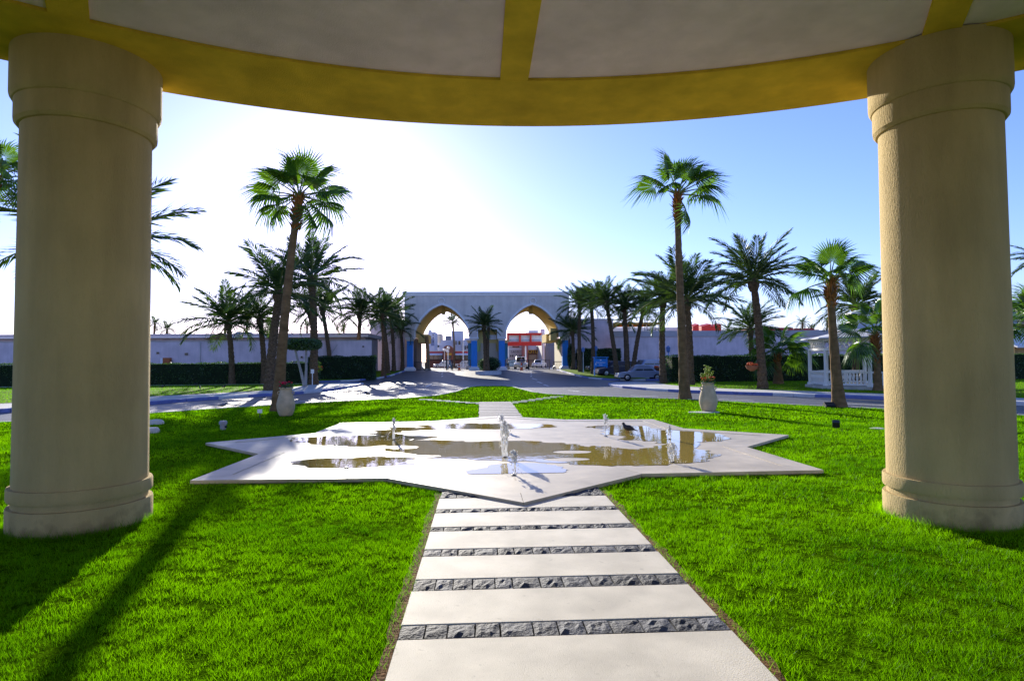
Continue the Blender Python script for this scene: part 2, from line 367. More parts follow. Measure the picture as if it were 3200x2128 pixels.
ridge('hills', 3600, hp, -20, M_HILL)

# ------------------------------------------------------------------ path of slabs and basalt bands
PX0, PX1 = -.53, 1.59
path = bpy.data.objects.new('path', None); COL.objects.link(path); path['kind'] = 'structure'
mb = MB(); mb.box(((PX0 + PX1) / 2, 4.2, .03), (PX1 - PX0 + .02, 10.2, .05)); mb.build('mortar_bed', mat('mortar', (.38, .34, .27), .95, .15, 10, .3, 60), path)
for s, e in ((-1, PX0), (1, PX1)):                     # worn earth along both edges
    n = 90; vs = []; fs = []
    for i in range(n + 1):
        y = -1 + 9.6 * i / n; w = .07 + .06 * noise.noise((y * 1.7, s * 3, 0)) + random.uniform(0, .03)
        vs += [(e + s * .005, y, .062), (e + s * max(.02, w), y, .058 + random.uniform(0, .012))]
    for i in range(n): fs.append((2 * i, 2 * i + 1, 2 * i + 3, 2 * i + 2))
    mb = MB(); mb.add(vs, fs); mb.build('earth_edge', M_SOIL, path)
def stone(x0, x1, y0, y1, z=.079, amp=.011):
    nx, ny = 5, 4; vs = []; fs = []; g = .0055; sd = random.random() * 99; tilt = random.uniform(-.12, .12); tl2 = random.uniform(-.1, .1)
    for j in range(ny + 1):
        for i in range(nx + 1):
            u, v = i / nx, j / ny; x = x0 + g + (x1 - x0 - 2 * g) * u; y = y0 + g + (y1 - y0 - 2 * g) * v
            edge = min(u, 1 - u, v, 1 - v) * 4; edge = min(1, edge)
            h = amp * edge * (.75 + 1.5 * noise.noise((x * 22 + sd, y * 22, sd)) + .7 * noise.noise((x * 55, y * 55, sd))) + (u - .5) * tilt * .05 + (v - .5) * tl2 * .05
            vs.append((x + random.uniform(-.003, .003), y + random.uniform(-.003, .003), z + h))
    for j in range(ny):
        for i in range(nx): k = j * (nx + 1) + i; fs.append((k, k + 1, k + nx + 2, k + nx + 1))
    k0 = len(vs); b = [(x0 + g, y0 + g), (x1 - g, y0 + g), (x1 - g, y1 - g), (x0 + g, y1 - g)]; vs += [(p[0], p[1], .03) for p in b]
    c = [0, nx, (nx + 1) * (ny + 1) - 1, (nx + 1) * ny]
    fs.append((k0, k0 + 1) + tuple(range(nx, -1, -1))); fs.append((k0 + 2, k0 + 3) + tuple(c[3] + i for i in range(nx + 1)))
    fs.append((k0 + 1, k0 + 2) + tuple(c[2] - i * (nx + 1) for i in range(ny + 1))); fs.append((k0 + 3, k0) + tuple(i * (nx + 1) for i in range(ny + 1)))
    m = MB(); m.add(vs, fs); return m.build('basalt_block', M_BASALT, path)
def yrow(py): return (G(1500, py).y)
bands = [(1986, 2031), (1839, 1874), (1741, 1763), (1669, 1682), (1611, 1622.5)]   # photo rows of the basalt bands on the path's middle
BY = [(yrow(b), yrow(a)) for a, b in bands]
BY = [(.55, .75), (1.55, 1.76), (2.55, 2.76)] + BY
ySt = G(1645, 1571).y                                   # where the bands' last slab meets the star
edges = [-1.0] + [v for b in BY for v in b] + [ySt - .02]
for i in range(0, len(edges), 2):
    y0, y1 = edges[i], edges[i + 1]; mb = MB(); e = .006
    x, X, a, b = PX0, PX1, y0 + .006, y1 - .006; zt = .082
    mb.add([(x, a, .03), (X, a, .03), (X, b, .03), (x, b, .03), (x, a, zt - e), (X, a, zt - e), (X, b, zt - e), (x, b, zt - e), (x + e, a + e, zt), (X - e, a + e, zt), (X - e, b - e, zt), (x + e, b - e, zt)],
           [(0,3,2,1),(0,1,5,4),(1,2,6,5),(2,3,7,6),(3,0,4,7),(4,5,9,8),(5,6,10,9),(6,7,11,10),(7,4,8,11),(8,9,10,11)])
    o = mb.build('limestone_slab', M_SLAB, path); o.rotation_euler.z = random.uniform(-.0006, .0006)
for y0, y1 in BY:
    n = 12; x = PX0
    while x < PX1 - .05:
        w = random.uniform(.13, .22); x2 = x + w
        if PX1 - x2 < .10: x2 = PX1
        if (y1 - y0) > .30: stone(x, x2, y0, (y0 + y1) / 2); stone(x, x2, (y0 + y1) / 2, y1)
        else: stone(x, x2, y0, y1)
        x = x2
# basalt triangles either side of the star's point
yy = ySt
for r in range(8):
    y0, y1 = yy + r * .19, yy + (r + 1) * .19; x = PX0
    while x < PX1 - .04:
        x2 = min(PX1, x + random.uniform(.17, .23))
        if PX1 - x2 < .08: x2 = PX1
        cx = (x + x2) / 2
        if (y0 - ySt) < abs(cx - AX) * .93 + .05: stone(x, x2, y0, y1)
        x = x2
# far path of grey sleepers, and stepping stones fanning from its end
M_SLEEP = mat('grey_sleeper_stone', (.30, .28, .28), .85, .2, 5, .3, 40)
fp = bpy.data.objects.new('sleeper_path', None); COL.objects.link(fp); fp['kind'] = 'structure'
mb = MB(); mb.box((.60, 22.6, .04), (1.34, 7.3, .03)); mb.build('bed', M_SOIL, fp)
y = 19.0
while y < 26.2:
    mb = MB(); mb.box((.60 + random.uniform(-.012, .012), y + .3, .06), (1.36, .60, .05)); mb.build('sleeper', M_SLEEP, fp); y += .74
sp = bpy.data.objects.new('stepping_stones', None); COL.objects.link(sp); sp['kind'] = 'structure'
for a, b in (((1510, 1262), (1330, 1249)), ((1597, 1260), (1740, 1240))):
    A, B = G(*a, .05), G(*b, .05); n = 7
    for i in range(n):
        p = A.lerp(B, i / (n - 1)); mb = MB(); mb.box((0, 0, .0), (.62, .26, .05)); o = mb.build('stepping_stone', M_CONC, sp); o.location = (p.x, p.y, .045); o.rotation_euler.z = random.uniform(-.05, .05)

# ------------------------------------------------------------------ star fountain
ZS = .115
sp_px = [(1645.2, 1569.5), (2009, 1481.2), (2578.9, 1468.5), (2337, 1395.8), (2464.6, 1359.5), (2138.1, 1338.5), (2040.1, 1309.7), None, (1554.7, 1299.4), None, (1063.1, 1321.6), (984.5, 1352.7), (641.6, 1382.4), (812.3, 1418), (598.6, 1500.2), (1210, 1491.6)]
raw = [G(*p, ZS).to_2d() if p else None for p in sp_px]
SCX, SCY = AX - .02, 13.38
star = [None] * 16
for i in range(16):                                     # symmetrise left and right about the axis
    a, b = raw[i], raw[(16 - i) % 16]
    if a is None: continue
    bb = Vector((2 * SCX - b.x, b.y)); star[i] = (a + bb) / 2
star[7] = Vector((SCX + 1.95, 17.66)); star[9] = Vector((SCX - 1.95, 17.66))
star[0].x = star[8].x = SCX
STAR = [tuple(p) for p in star]
def inset(poly, d):
    n = len(poly); out = []
    for i in range(n):
        p0, p1, p2 = Vector(poly[i - 1]), Vector(poly[i]), Vector(poly[(i + 1) % n])
        a = (p1 - p0).normalized(); b = (p2 - p1).normalized(); na, nb = Vector((-a.y, a.x)), Vector((-b.y, b.x))
        k = (na + nb); k = k / max(.25, k.dot(na)); out.append(p1 + k * d)
    return out
SIN = inset(STAR, .42)
fount = thing('star_fountain', 'eight-pointed pale marble star fountain basin set flush in the lawn', 'fountain', (SCX, SCY, 0))
mb = MB(); mb.prism([tuple(p) for p in inset(STAR, .02)], .0, ZS - .05); mb.build('plinth', mat('dark_plinth_stone', (.30, .24, .15), .9, .2, 6), fount)  # plinth stone darker and browner than the marble above it
mb = MB(); mb.prism([tuple(p) for p in SIN], .03, ZS - .008); mb.build('basin_floor', M_STAR, fount)
for i in range(16):
    j = (i + 1) % 16; q = [Vector(STAR[i]), Vector(STAR[j]), SIN[j], SIN[i]]; c = sum(q, Vector((0, 0))) / 4
    q = [p + (c - p).normalized() * .004 for p in q]; mb = MB(); mb.prism([tuple(p) for p in q], ZS - .05, ZS); mb.build('border_slab', M_STAR, fount)
# water film, outline by marching squares over blobs
ell = [(1085, 1446, 165, 15, 1), (1190, 1440, 130, 14, 1), (1095, 1376, 185, 17, 1), (1290, 1352, 130, 17, 1), (1330, 1395, 130, 22, 1), (1500, 1331, 190, 9, 1), (1620, 1332, 120, 8, 1), (1450, 1403, 200, 24, 1), (1590, 1410, 250, 32, 1), (1620, 1470, 150, 24, 1), (1660, 1490, 90, 16, 1), (1830, 1420, 230, 27, 1), (1960, 1440, 180, 14, 1), (2080, 1422, 150, 26, 1), (1930, 1345, 130, 17, 1), (2080, 1360, 200, 17, 1), (2170, 1368, 120, 12, 1), (2110, 1390, 70, 22, 1),
       (1430, 1352, 190, 12, -1), (1760, 1347, 130, 14, -1), (1800, 1365, 160, 9, -1), (1250, 1396, 60, 5, -1), (1420, 1450, 110, 18, -1), (1330, 1440, 60, 8, -1), (1790, 1411, 60, 5, -1), (1770, 1434, 70, 6, -1), (1960, 1388, 120, 6, -1)]
gx0, gx1, gy0, gy1, gs = SCX - 5, SCX + 5, 9.3, 18.2, .05
X, Y = np.meshgrid(np.arange(gx0, gx1, gs), np.arange(gy0, gy1, gs))
fld = np.full(X.shape, -9.0); neg = np.full(X.shape, -9.0)
d0 = np.array(EYEP); 
cx = np.stack([X - 0, Y - 0, np.full(X.shape, ZS - EYE)], -1)
dz_ = cx @ np.array(AF); PXg = 1600 + FPX * (cx @ np.array(AR)) / dz_; PYg = 1064 - FPX * (cx @ np.array(AU)) / dz_
nzv = np.array([[noise.fractal((float(X[j, i]) * 1.1, float(Y[j, i]) * 1.1, 3.3), .9, 2.2, 5) for i in range(X.shape[1])] for j in range(X.shape[0])])
for ex, ey, ra, rb, sg in ell:
    e = 1 - ((PXg - ex) / ra) ** 2 - ((PYg - ey) / rb) ** 2
    if sg > 0: fld = np.maximum(fld, e)
    else: neg = np.maximum(neg, e)
nz3 = np.array([[noise.fractal((float(X[j, i]) * 1.6, float(Y[j, i]) * 4.5, 8.1), .9, 2.2, 5) for i in range(X.shape[1])] for j in range(X.shape[0])])
fld = np.minimum(fld, .8) + .30 * nzv + .42 * nz3; fld = np.minimum(fld, -(neg + .2 * nzv + .4 * nz3))
ins = inpoly(X, Y, [tuple(p) for p in inset(STAR, .5)]); fld = np.where(ins, fld, -1)
vs = []; fs = []; vid = {}
def vert(key, p):
    if key not in vid: vid[key] = len(vs); vs.append((p[0], p[1], ZS - .003))
    return vid[key]
for j in range(X.shape[0] - 1):
    for i in range(X.shape[1] - 1):
        cor = [(j, i), (j, i + 1), (j + 1, i + 1), (j + 1, i)]; va = [fld[c] for c in cor]
        if max(va) <= 0: continue
        poly = []
        for k in range(4):
            a, b = cor[k], cor[(k + 1) % 4]; fa, fb = va[k], va[(k + 1) % 4]
            if fa > 0: poly.append(vert(a, (X[a], Y[a])))
            if (fa > 0) != (fb > 0):
                t = fa / (fa - fb); key = (min(a, b), max(a, b)); poly.append(vert(key, (X[a] + (X[b] - X[a]) * t, Y[a] + (Y[b] - Y[a]) * t)))
        if len(poly) >= 3: fs.append(tuple(poly))
mw = bpy.data.materials.new('shallow_water'); mw.use_nodes = True; n = mw.node_tree; L = n.links
b = n.nodes['Principled BSDF']; b.inputs['Base Color'].default_value = (.36, .265, .06, 1); b.inputs['Roughness'].default_value = .02; b.inputs['IOR'].default_value = 1.55
b.inputs['Specular IOR Level'].default_value = .8
nb = n.nodes.new('ShaderNodeTexNoise'); nb.inputs['Scale'].default_value = 5; nb.inputs['Detail'].default_value = 3
g = n.nodes.new('ShaderNodeNewGeometry'); L.new(g.outputs['Position'], nb.inputs['Vector'])
bp = n.nodes.new('ShaderNodeBump'); bp.inputs['Strength'].default_value = .10; bp.inputs['Distance'].default_value = .01; L.new(nb.outputs['Fac'], bp.inputs['Height']); L.new(bp.outputs[0], b.inputs['Normal'])
mb = MB(); mb.add(vs, fs); o = mb.build('water', mw); tag(o, 'shallow sheet of still water lying on the marble star', 'water')
# nozzles belong to the basin, jets are water thrown up by them
mj = bpy.data.materials.new('white_water'); mj.use_nodes = True; n = mj.node_tree; L = n.links; n.nodes.clear()
o_ = n.nodes.new('ShaderNodeOutputMaterial'); t_ = n.nodes.new('ShaderNodeBsdfTranslucent'); d_ = n.nodes.new('ShaderNodeBsdfDiffuse'); g_ = n.nodes.new('ShaderNodeBsdfGlossy'); g_.inputs['Roughness'].default_value = .08
t_.inputs[0].default_value = d_.inputs[0].default_value = (.97, .98, 1, 1); m1_ = n.nodes.new('ShaderNodeMixShader'); m1_.inputs[0].default_value = .7; m2_ = n.nodes.new('ShaderNodeMixShader'); m2_.inputs[0].default_value = .25
L.new(d_.outputs[0], m1_.inputs[1]); L.new(t_.outputs[0], m1_.inputs[2]); L.new(m1_.outputs[0], m2_.inputs[1]); L.new(g_.outputs[0], m2_.inputs[2]); L.new(m2_.outputs[0], o_.inputs[0])
jets = [((1577, 1427), 1316, 1.5, 'tall frothing central jet of white water'), ((1568, 1345), 1296, 1.0, 'white water jet rising straight behind the tall central jet'), ((1605, 1484), 1408, 1.0, 'bulb-headed water jet at the basin point facing the basalt path'), ((1231, 1373), 1307, .9, 'slim water jet standing in the dark gate reflection'), ((1893, 1362), 1296, .9, 'slim water jet beside the bathing black bird'), ((2093, 1372), 1330, .45, 'faint thin water jet in the pool toward the orange-flowered amphora'), ((2102, 1443), 1387, .9, 'splashing water jet in the pool that mirrors the columns'), ((1051, 1392), 1345, .35, 'faint spray jet in the upper bright pool below the amphora'), ((1083, 1462), 1400, .35, 'thin twin-stream jet with ripple rings in the bright pool')]
for k, ((bx, by), ty, wd, lab) in enumerate(jets):
    p = G(bx, by, ZS); h = (PY(bx, ty, p.y)).z - ZS; rnd = random.Random(k)
    root = thing('water_jet', lab, 'water jet', (p.x, p.y, ZS - .004), 'jets of the star fountain')
    mb = MB(); n = 14
    for c in range(5 if wd > 1.2 else 3 if wd > .4 else 2):          # a bundle of ragged strands
        pts = []; rad = []; ht = h * rnd.uniform(.72, 1.0) if c else h; ox, oy = rnd.uniform(-.018, .018) * (1 + wd), rnd.uniform(-.018, .018) * (1 + wd)
        for i in range(n + 1):
            t = i / n; ox += rnd.uniform(-.009, .009) * (.4 + t); oy += rnd.uniform(-.009, .009) * (.4 + t); pts.append((p.x + ox, p.y + oy, ZS + ht * t))
            base = (.007 + .010 * t ** 2) * (1.25 if wd > 1.2 else 1) if wd > .4 else .0045
            rad.append(base * rnd.uniform(.45, 1.7) if i < n else .002)
        mb.tube(pts, rad, 7)
    mb.build('stream', mj, root, True)
    mb = MB()
    for i in range(int(120 * wd + 30)):                               # spray, thickest round the head of the jet
        t = 1 - abs(rnd.gauss(0, .32)); a = rnd.uniform(0, 6.28)
        if t < 0: t = rnd.random()
        rr = (.012 + .05 * rnd.random() ** 2 + .07 * (1 - t)) * (.7 + .5 * wd) * rnd.random() ** .5; r = rnd.uniform(.003, .013 if wd > .4 else .005)
        mb.ball((p.x + rr * math.cos(a), p.y + rr * math.sin(a), ZS + .01 + h * t * rnd.uniform(.92, 1.03)), (r, r, r * rnd.uniform(.9, 1.9)), None, 5, 3)
    for i in range(int(60 * wd + 12)):
        a = rnd.uniform(0, 6.28); rr = .35 * rnd.random(); r = rnd.uniform(.003, .008); mb.ball((p.x + rr * math.cos(a), p.y + rr * math.sin(a), ZS + r * .4), (r, r, r * .5), None, 5, 3)
    mb.build('droplets', mj, root, True)['kind'] = 'stuff'
    mb = MB(); mb.lathe([(.035, -.008), (.035, .006), (.02, .012), (.012, .012)], (p.x, p.y, ZS), 10); mb.build('nozzle', M_IRON, root)

# ------------------------------------------------------------------ portico
COLL, COLR = (-4.44, 7.10, 1.035), (5.18, 6.57, .98)   # x, y and girth of the two columns in view
PCX, PCY, RC = .42, -1.6, 9.74
ZSOF = EYE + 3.4
port = thing('portico', 'round tan stucco portico with fat columns, ochre ribs and grey ceiling panels', 'portico', (PCX, PCY, 0))
def arcpts(r, a0, a1, n): return [(PCX + r * math.sin(a0 + (a1 - a0) * i / n), PCY + r * math.cos(a0 + (a1 - a0) * i / n)) for i in range(n + 1)]
def ringseg(r0, r1, a0, a1, z0, z1, n=12):
    inn, out = arcpts(r0, a0, a1, n), arcpts(r1, a0, a1, n); mb = MB(); vs = [(*p, z) for z in (z0, z1) for p in inn + out]; m = n + 1; fs = []
    for i in range(n):
        fs += [(i, m + i, m + i + 1, i + 1), (2 * m + i, 2 * m + i + 1, 3 * m + i + 1, 3 * m + i), (i, i + 1, 2 * m + i + 1, 2 * m + i), (m + i, 3 * m + i, 3 * m + i + 1, m + i + 1)]
    fs += [(0, 2 * m, 3 * m, m), (n, m + n, 3 * m + n, 2 * m + n)]
    mb.add(vs, fs); return mb
ringseg(8.88, 10.32, 0, 2 * math.pi, ZSOF, ZSOF + .85, 180).build('ring_beam', M_SOFFIT, port)
for k in range(12):
    a = k * math.pi / 6; u = Vector((math.sin(a), math.cos(a), 0)); v = Vector((u.y, -u.x, 0)); mb = MB(); vs = []
    for z in (ZSOF + .003, ZSOF + .40):
        for rr, s in ((1.2, -1), (1.2, 1), (8.92, 1), (8.92, -1)): vs.append((PCX + u.x * rr + v.x * .17 * s, PCY + u.y * rr + v.y * .17 * s, z))
    mb.add(vs, [(0, 1, 2, 3), (4, 7, 6, 5), (0, 4, 5, 1), (1, 5, 6, 2), (2, 6, 7, 3), (3, 7, 4, 0)]); mb.build('rib', M_SOFFIT, port)
    g = .17 / 8.9
    ringseg(1.25, 8.95, a + g * .2, a + math.pi / 6 - g * .2, ZSOF + .035, ZSOF + .30, 14).build('ceiling_panel', M_PANEL, port)
mb = MB(); mb.lathe([(1.3, 0), (1.3, .4)], (PCX, PCY, ZSOF + .006), 36); mb.build('ceiling_boss', M_SOFFIT, port)
mb = MB(); mb.lathe([(10.5, 0), (10.5, .25), (9.8, .3), (.2, 1.6)], (PCX, PCY, ZSOF + .853), 96); mb.build('roof', M_STUCCO, port)
for k in range(6):
    a = math.pi / 6 + k * math.pi / 3; c = (PCX + RC * math.sin(a), PCY + RC * math.cos(a), 0)
    if k == 0: c = COLR[:2] + (0,)
    if k == 5: c = COLL[:2] + (0,)
    cs = {0: COLR[2], 5: COLL[2]}.get(k, 1)
    cl = bpy.data.objects.new('column', None); COL.objects.link(cl); cl.parent = port; cl.location = (c[0] - PCX, c[1] - PCY, 0)
    n = 96
    def lat(name, prof): mb = MB(); mb.lathe([(q[0] * cs, q[1]) for q in prof], c, n); o = mb.build(name, M_STUCCO, cl); autosmooth(o, 30); return o
    lat('plinth', [(.655, 0), (.655, .285), (.648, .30), (.60, .302)])
    lat('base_ring', [(.60, .37), (.645, .372), (.652, .39), (.652, .49), (.645, .508), (.60, .51)])
    lat('shaft', [(.612, .28)] + [(.612 - .012 * i / 10, .28 + 4.14 * i / 10) for i in range(1, 11)])
    lat('capital_ring', [(.60, 4.38), (.625, 4.385), (.652, 4.42), (.655, 4.45), (.655, 4.665)])
    lat('capital_drum', [(.64, 4.64), (.67, 4.655), (.69, 4.69), (.695, 4.72), (.695, ZSOF + .02)])
# ================================================================== palms
def frond_mesh(seed, droop, npair=46, lf=.27):
    """date palm frond, unit length along +X, bending down"""
    rnd = random.Random(seed); mb = MB(); pts = []; a = 0; p = Vector((0, 0, 0)); n = 14; side = rnd.uniform(-.12, .12)
    for i in range(n + 1):
        t = i / n; pts.append(p.copy()); a = -droop * t ** 1.4; p = p + Vector((math.cos(a), side * t, math.sin(a))) / n
    mb.tube(pts, [.016 * (1 - .85 * i / n) + .002 for i in range(n + 1)], 4, M_STALK)
    def at(t):
        f = t * n; i = min(n - 1, int(f)); return pts[i].lerp(pts[i + 1], f - i), (pts[i + 1] - pts[i]).normalized()
    for k in range(npair):
        t = .16 + .83 * (k + .5) / npair; c, d = at(t); up = Vector((-d.z, 0, d.x)).normalized()
        ll = lf * (.35 + .65 * math.sin(math.pi * min(1, (t * .86 + .12)))) * (1 if t < .9 else .8)
        for s in (-1, 1):
            lat = Vector((0, s, 0)); fw = .55 + .5 * t + rnd.uniform(-.12, .12); vup = rnd.uniform(.05, .5) - .15
            dr = (d * fw + lat * (1.0 - .3 * t) + up * vup).normalized(); l = ll * rnd.uniform(.8, 1.15)
            w = d * .011 + up * .004; tip = c + dr * l + Vector((0, 0, -l * rnd.uniform(.02, .22))); mid = c + dr * l * .45
            mb.add([c, mid + w, tip, mid - w], [(0, 1, 2, 3)], M_DATE)
    me_o = mb.build('frond_proto', None); me = me_o.data; bpy.data.objects.remove(me_o); me.name = 'frond'; return me
FROND = [[frond_mesh(10 * i + j, d) for j in range(2)] for i, d in enumerate((.35, .7, 1.1, 1.6, 2.2))]

def fan_mesh(seed, lp=.9, droop=.35, spread=125, nseg=34):
    """fan palm leaf: petiole along +X of length lp, then a pleated fan of radius 1"""
    rnd = random.Random(seed); mb = MB(); pts = []
    for i in range(6): t = i / 5; pts.append((lp * t, 0, -.10 * lp * t * t))
    mb.tube(pts, [.035 - .018 * i / 5 for i in range(6)], 5, M_STALK)
    hub = Vector(pts[-1]); rj = .56
    def P(r, th, pl):
        x, y = r * math.cos(th), r * math.sin(th); fold = .22 * abs(y) * (1 if r < 9 else 1)
        return hub + Vector((x, y * .93, pl + fold * .5 - droop * r * r * (.8 + .3 * math.sin(th * 2.1 + seed))))
    n = nseg; sp = R(spread)
    for i in range(n):
        t0, t1 = -sp + 2 * sp * i / n, -sp + 2 * sp * (i + 1) / n; tm = (t0 + t1) / 2; L = (1.0 - .28 * (abs(tm) / sp) ** 2) * rnd.uniform(.9, 1.08); r1 = rj * L
        h0 = P(.04, t0, 0); a = P(r1, t0, .02); b = P(r1, t1, .02); m = P(r1, tm, -.018)
        mb.add([h0, a, m, b], [(0, 1, 2), (0, 2, 3)], M_FAN)
        # free drooping tips, narrow
        q = r1 * 1.25; e = (t1 - t0) * .30
        p1, p2 = P(q, tm - e, -.02), P(q, tm + e, -.02); tip = P(L * 1.02, tm + rnd.uniform(-.03, .03), -.04) + Vector((0, 0, -rnd.uniform(.02, .30) * L))
        mb.add([a, m, b, p2, tip, p1], [(0, 1, 5), (1, 2, 3), (5, 1, 3), (5, 3, 4)], M_FAN)
        if rnd.random() < .5:
            k = tip + Vector((rnd.uniform(-.03, .05), rnd.uniform(-.04, .04), -rnd.uniform(.08, .22))); mb.add([p1, p2, k], [(0, 1, 2)], M_FAN)
    o = mb.build('fan_proto', None); me = o.data; bpy.data.objects.remove(o); me.name = 'fan_leaf'; return me
FAN = [fan_mesh(s, .9, d) for s, d in enumerate((.12, .25, .40, .60, .85))]

def trunk_mesh(base, top, rb, rt, kind, mid=None, n=14):
    base, top = Vector(base), Vector(top); H = (top - base).length; k = max(14, int(H / (.16 if kind == 'date' else .22))); mb = MB(); pts = []; rad = []
    for i in range(k + 1):
        t = i / k; p = base.lerp(top, t)
        if mid is not None: m = Vector(mid); p = (base * (1 - t) ** 2 + (m * 2 - (base + top) * .5) * 2 * t * (1 - t) + top * t * t)
        else: p = p + Vector((1, .3, 0)) * (.025 * H * math.sin(math.pi * t) * (.6 if base.x > top.x else -.6))
        r = rb + (rt - rb) * min(1, t * 1.15); r *= 1 + .55 * math.exp(-t * H / .6)
        saw = (i % 2); amp = .10 if kind == 'date' else .035
        pts.append(p); rad.append(r * (1 + amp * (saw - .5) + random.uniform(-.03, .03)))
    vs = []; fs = []
    for i, p in enumerate(pts):
        for j in range(n):
            th = 2 * math.pi * (j + .5 * (i % 2 if kind == 'date' else 0)) / n; r = rad[i] * (1 + random.uniform(-.05, .05) * (1.4 if kind == 'date' else .5))
            vs.append((p.x + r * math.cos(th), p.y + r * math.sin(th), p.z))
    for i in range(k):
        for j in range(n): fs.append((i * n + j, i * n + (j + 1) % n, (i + 1) * n + (j + 1) % n, (i + 1) * n + j))
    fs.append(tuple(range(k * n, k * n + n))); mb.add(vs, fs); return mb
def frame_rot(az, el, roll=0):
    """+X of the leaf pointed to azimuth az (from +X, ccw) raised by el"""
    return (Matrix.Rotation(az, 3, 'Z') @ Matrix.Rotation(-el, 3, 'Y') @ Matrix.Rotation(roll, 3, 'X')).to_euler()

def date_palm(label, base, toppx, Rpx, group=None, n=34, mid=None, rb=.24, low=-14, name='date_palm', Y=None, seedv=None, sweep=0):
    b = GG(*base) if Y is None else Vector((PY(base[0], base[1], Y).x, Y, zg(Y)))
    T = PY(toppx[0], toppx[1], b.y); L = Rpx / FPX * (b.y) * 1.0
    root = thing(name, label, 'palm tree', b, group); rnd = random.Random((sum(ord(c_) * (k_ + 7) for k_, c_ in enumerate(label)) % 9999) if seedv is None else seedv)
    m = None
    if mid: m = PY(mid[0], mid[1], b.y)
    tb = trunk_mesh(b - Vector((0, 0, .1)), T, rb, rb * .8, 'date', m); o = tb.build('trunk', M_TRUNK_D, root)
    loc = T - b
    mb = MB()                                               # swollen heart of cut leaf bases
    mb.lathe([(rb * .8, -.5), (rb * 1.15, -.25), (rb * 1.3, 0), (rb * 1.0, .25), (rb * .3, .45)], T, 10, None, .12); mb.build('crown_heart', M_TRUNK_D, root)
    ga = 2.39996; a0 = rnd.uniform(0, 6)
    for i in range(n):
        t = (i + .5) / n; el = R(80 + (low - 80) * t ** .85 + rnd.uniform(-8, 8)); az = a0 + i * ga + rnd.uniform(-.25, .25)
        v = min(4, max(0, int(.6 + 1.9 * t + rnd.uniform(-.9, 1))))
        f = link('frond', FROND[v][rnd.randrange(2)], root, loc + Vector((0, 0, .1 + .25 * (1 - t))), frame_rot(az, el, rnd.uniform(-.4, .4)), L * rnd.uniform(.88, 1.1) * (1.0 if t > .15 else .85))
    return root
def fan_palm(label, base, toppx, Rpx, leaves, rb=.26, mid=None, Y=None, boots=1.2, name='fan_palm', group=None, b=None):
    """leaves: (image-plane angle in degrees, turn toward the viewer in degrees, fan variant, scale)"""
    b = b if b is not None else (GG(*base) if Y is None else Vector((PY(base[0], base[1], Y).x, Y, zg(Y))))
    T = PY(toppx[0], toppx[1], b.y); L = Rpx / FPX * b.y / 1.75
    root = thing(name, label, 'palm tree', b, group); rnd = random.Random(len(label))
    m = PY(mid[0], mid[1], b.y) if mid else None
    trunk_mesh(b - Vector((0, 0, .1)), T, rb, rb * .62, 'fan', m).build('trunk', M_TRUNK_F, root)
    mb = MB(); d = (T - b).normalized()
    for i in range(int(90 * boots)):                        # spiky dead leaf bases
        t = rnd.random(); a = rnd.uniform(0, 6.283); c = T - d * boots * t + Vector((math.cos(a), math.sin(a), 0)) * rb * .62
        out = Vector((math.cos(a), math.sin(a), rnd.uniform(.7, 1.6))).normalized(); l = rnd.uniform(.18, .38) * (1.1 - .5 * t); s = Vector((-math.sin(a), math.cos(a), 0)) * .06
        q = c + out * l; mb.add([c + s, c - s, q - s * .3, q + s * .3, c + Vector((0, 0, -.08))], [(0, 1, 2, 3), (0, 4, 1), (0, 3, 4), (1, 4, 2)])
    mb.build('leaf_base_skirt', M_BOOT, root)['kind'] = 'stuff'
    loc = T - b
    for (ang, dep, v, sc) in leaves:
        d = Vector((math.cos(R(ang)) * math.cos(R(dep)), -math.sin(R(dep)), math.sin(R(ang)) * math.cos(R(dep))))
        az = math.atan2(d.y, d.x); el = math.asin(max(-1, min(1, d.z)))
        link('fan_leaf', FAN[v], root, loc + Vector((0, 0, .05)), frame_rot(az, el, rnd.uniform(-.7, .7)), L * sc)
    return root
def fan_random(seed, n, low=-50):
    rnd = random.Random(seed); out = []
    for i in range(n):
        t = (i + .5) / n; out.append((90 + (1 if i % 2 else -1) * (t ** .9) * (90 - low) * rnd.uniform(.85, 1.1), rnd.uniform(-55, 55), min(4, max(0, int(t * 4 + rnd.uniform(-.8, 1)))), rnd.uniform(.85, 1.1)))
    return out

# -- tall fan palms on the inner lawn
fan_palm('tall fan palm behind the amphora with red flowers, its crown against the sun', (868, 1288), (934, 618), 152,
         [(98, -5, 1, 1.0), (88, 30, 1, .9), (128, -10, 1, 1.05), (142, 20, 2, .95), (50, -5, 1, 1.05), (62, -30, 2, .9), (165, 0, 2, 1.05), (178, 15, 3, 1.0), (20, -10, 2, 1.1), (10, 20, 2, 1.0), (-8, 0, 3, 1.05), (195, -10, 3, 1.0), (215, 5, 3, .9), (-30, 5, 4, 1.05), (-50, 10, 4, .9), (75, 10, 1, .95), (110, 50, 1, .8), (40, 50, 2, .9), (150, -50, 2, .9), (30, -60, 2, .9)], rb=.205, mid=(893, 960))
fan_palm('tall fan palm standing at the lawn edge near the white amphora with orange flowers', (2141, 1250), (2116, 612), 146,
         [(104, 5, 0, 1.0), (92, -15, 1, 1.0), (80, 35, 0, .85), (140, -5, 2, 1.0), (157, 5, 3, 1.05), (58, -5, 1, 1.0), (42, 5, 2, 1.05), (30, 20, 3, 1.0), (24, -15, 3, 1.1), (3, 0, 3, 1.1), (-62, 15, 4, .85), (160, 50, 3, .8)], rb=.215, mid=(2125, 900))
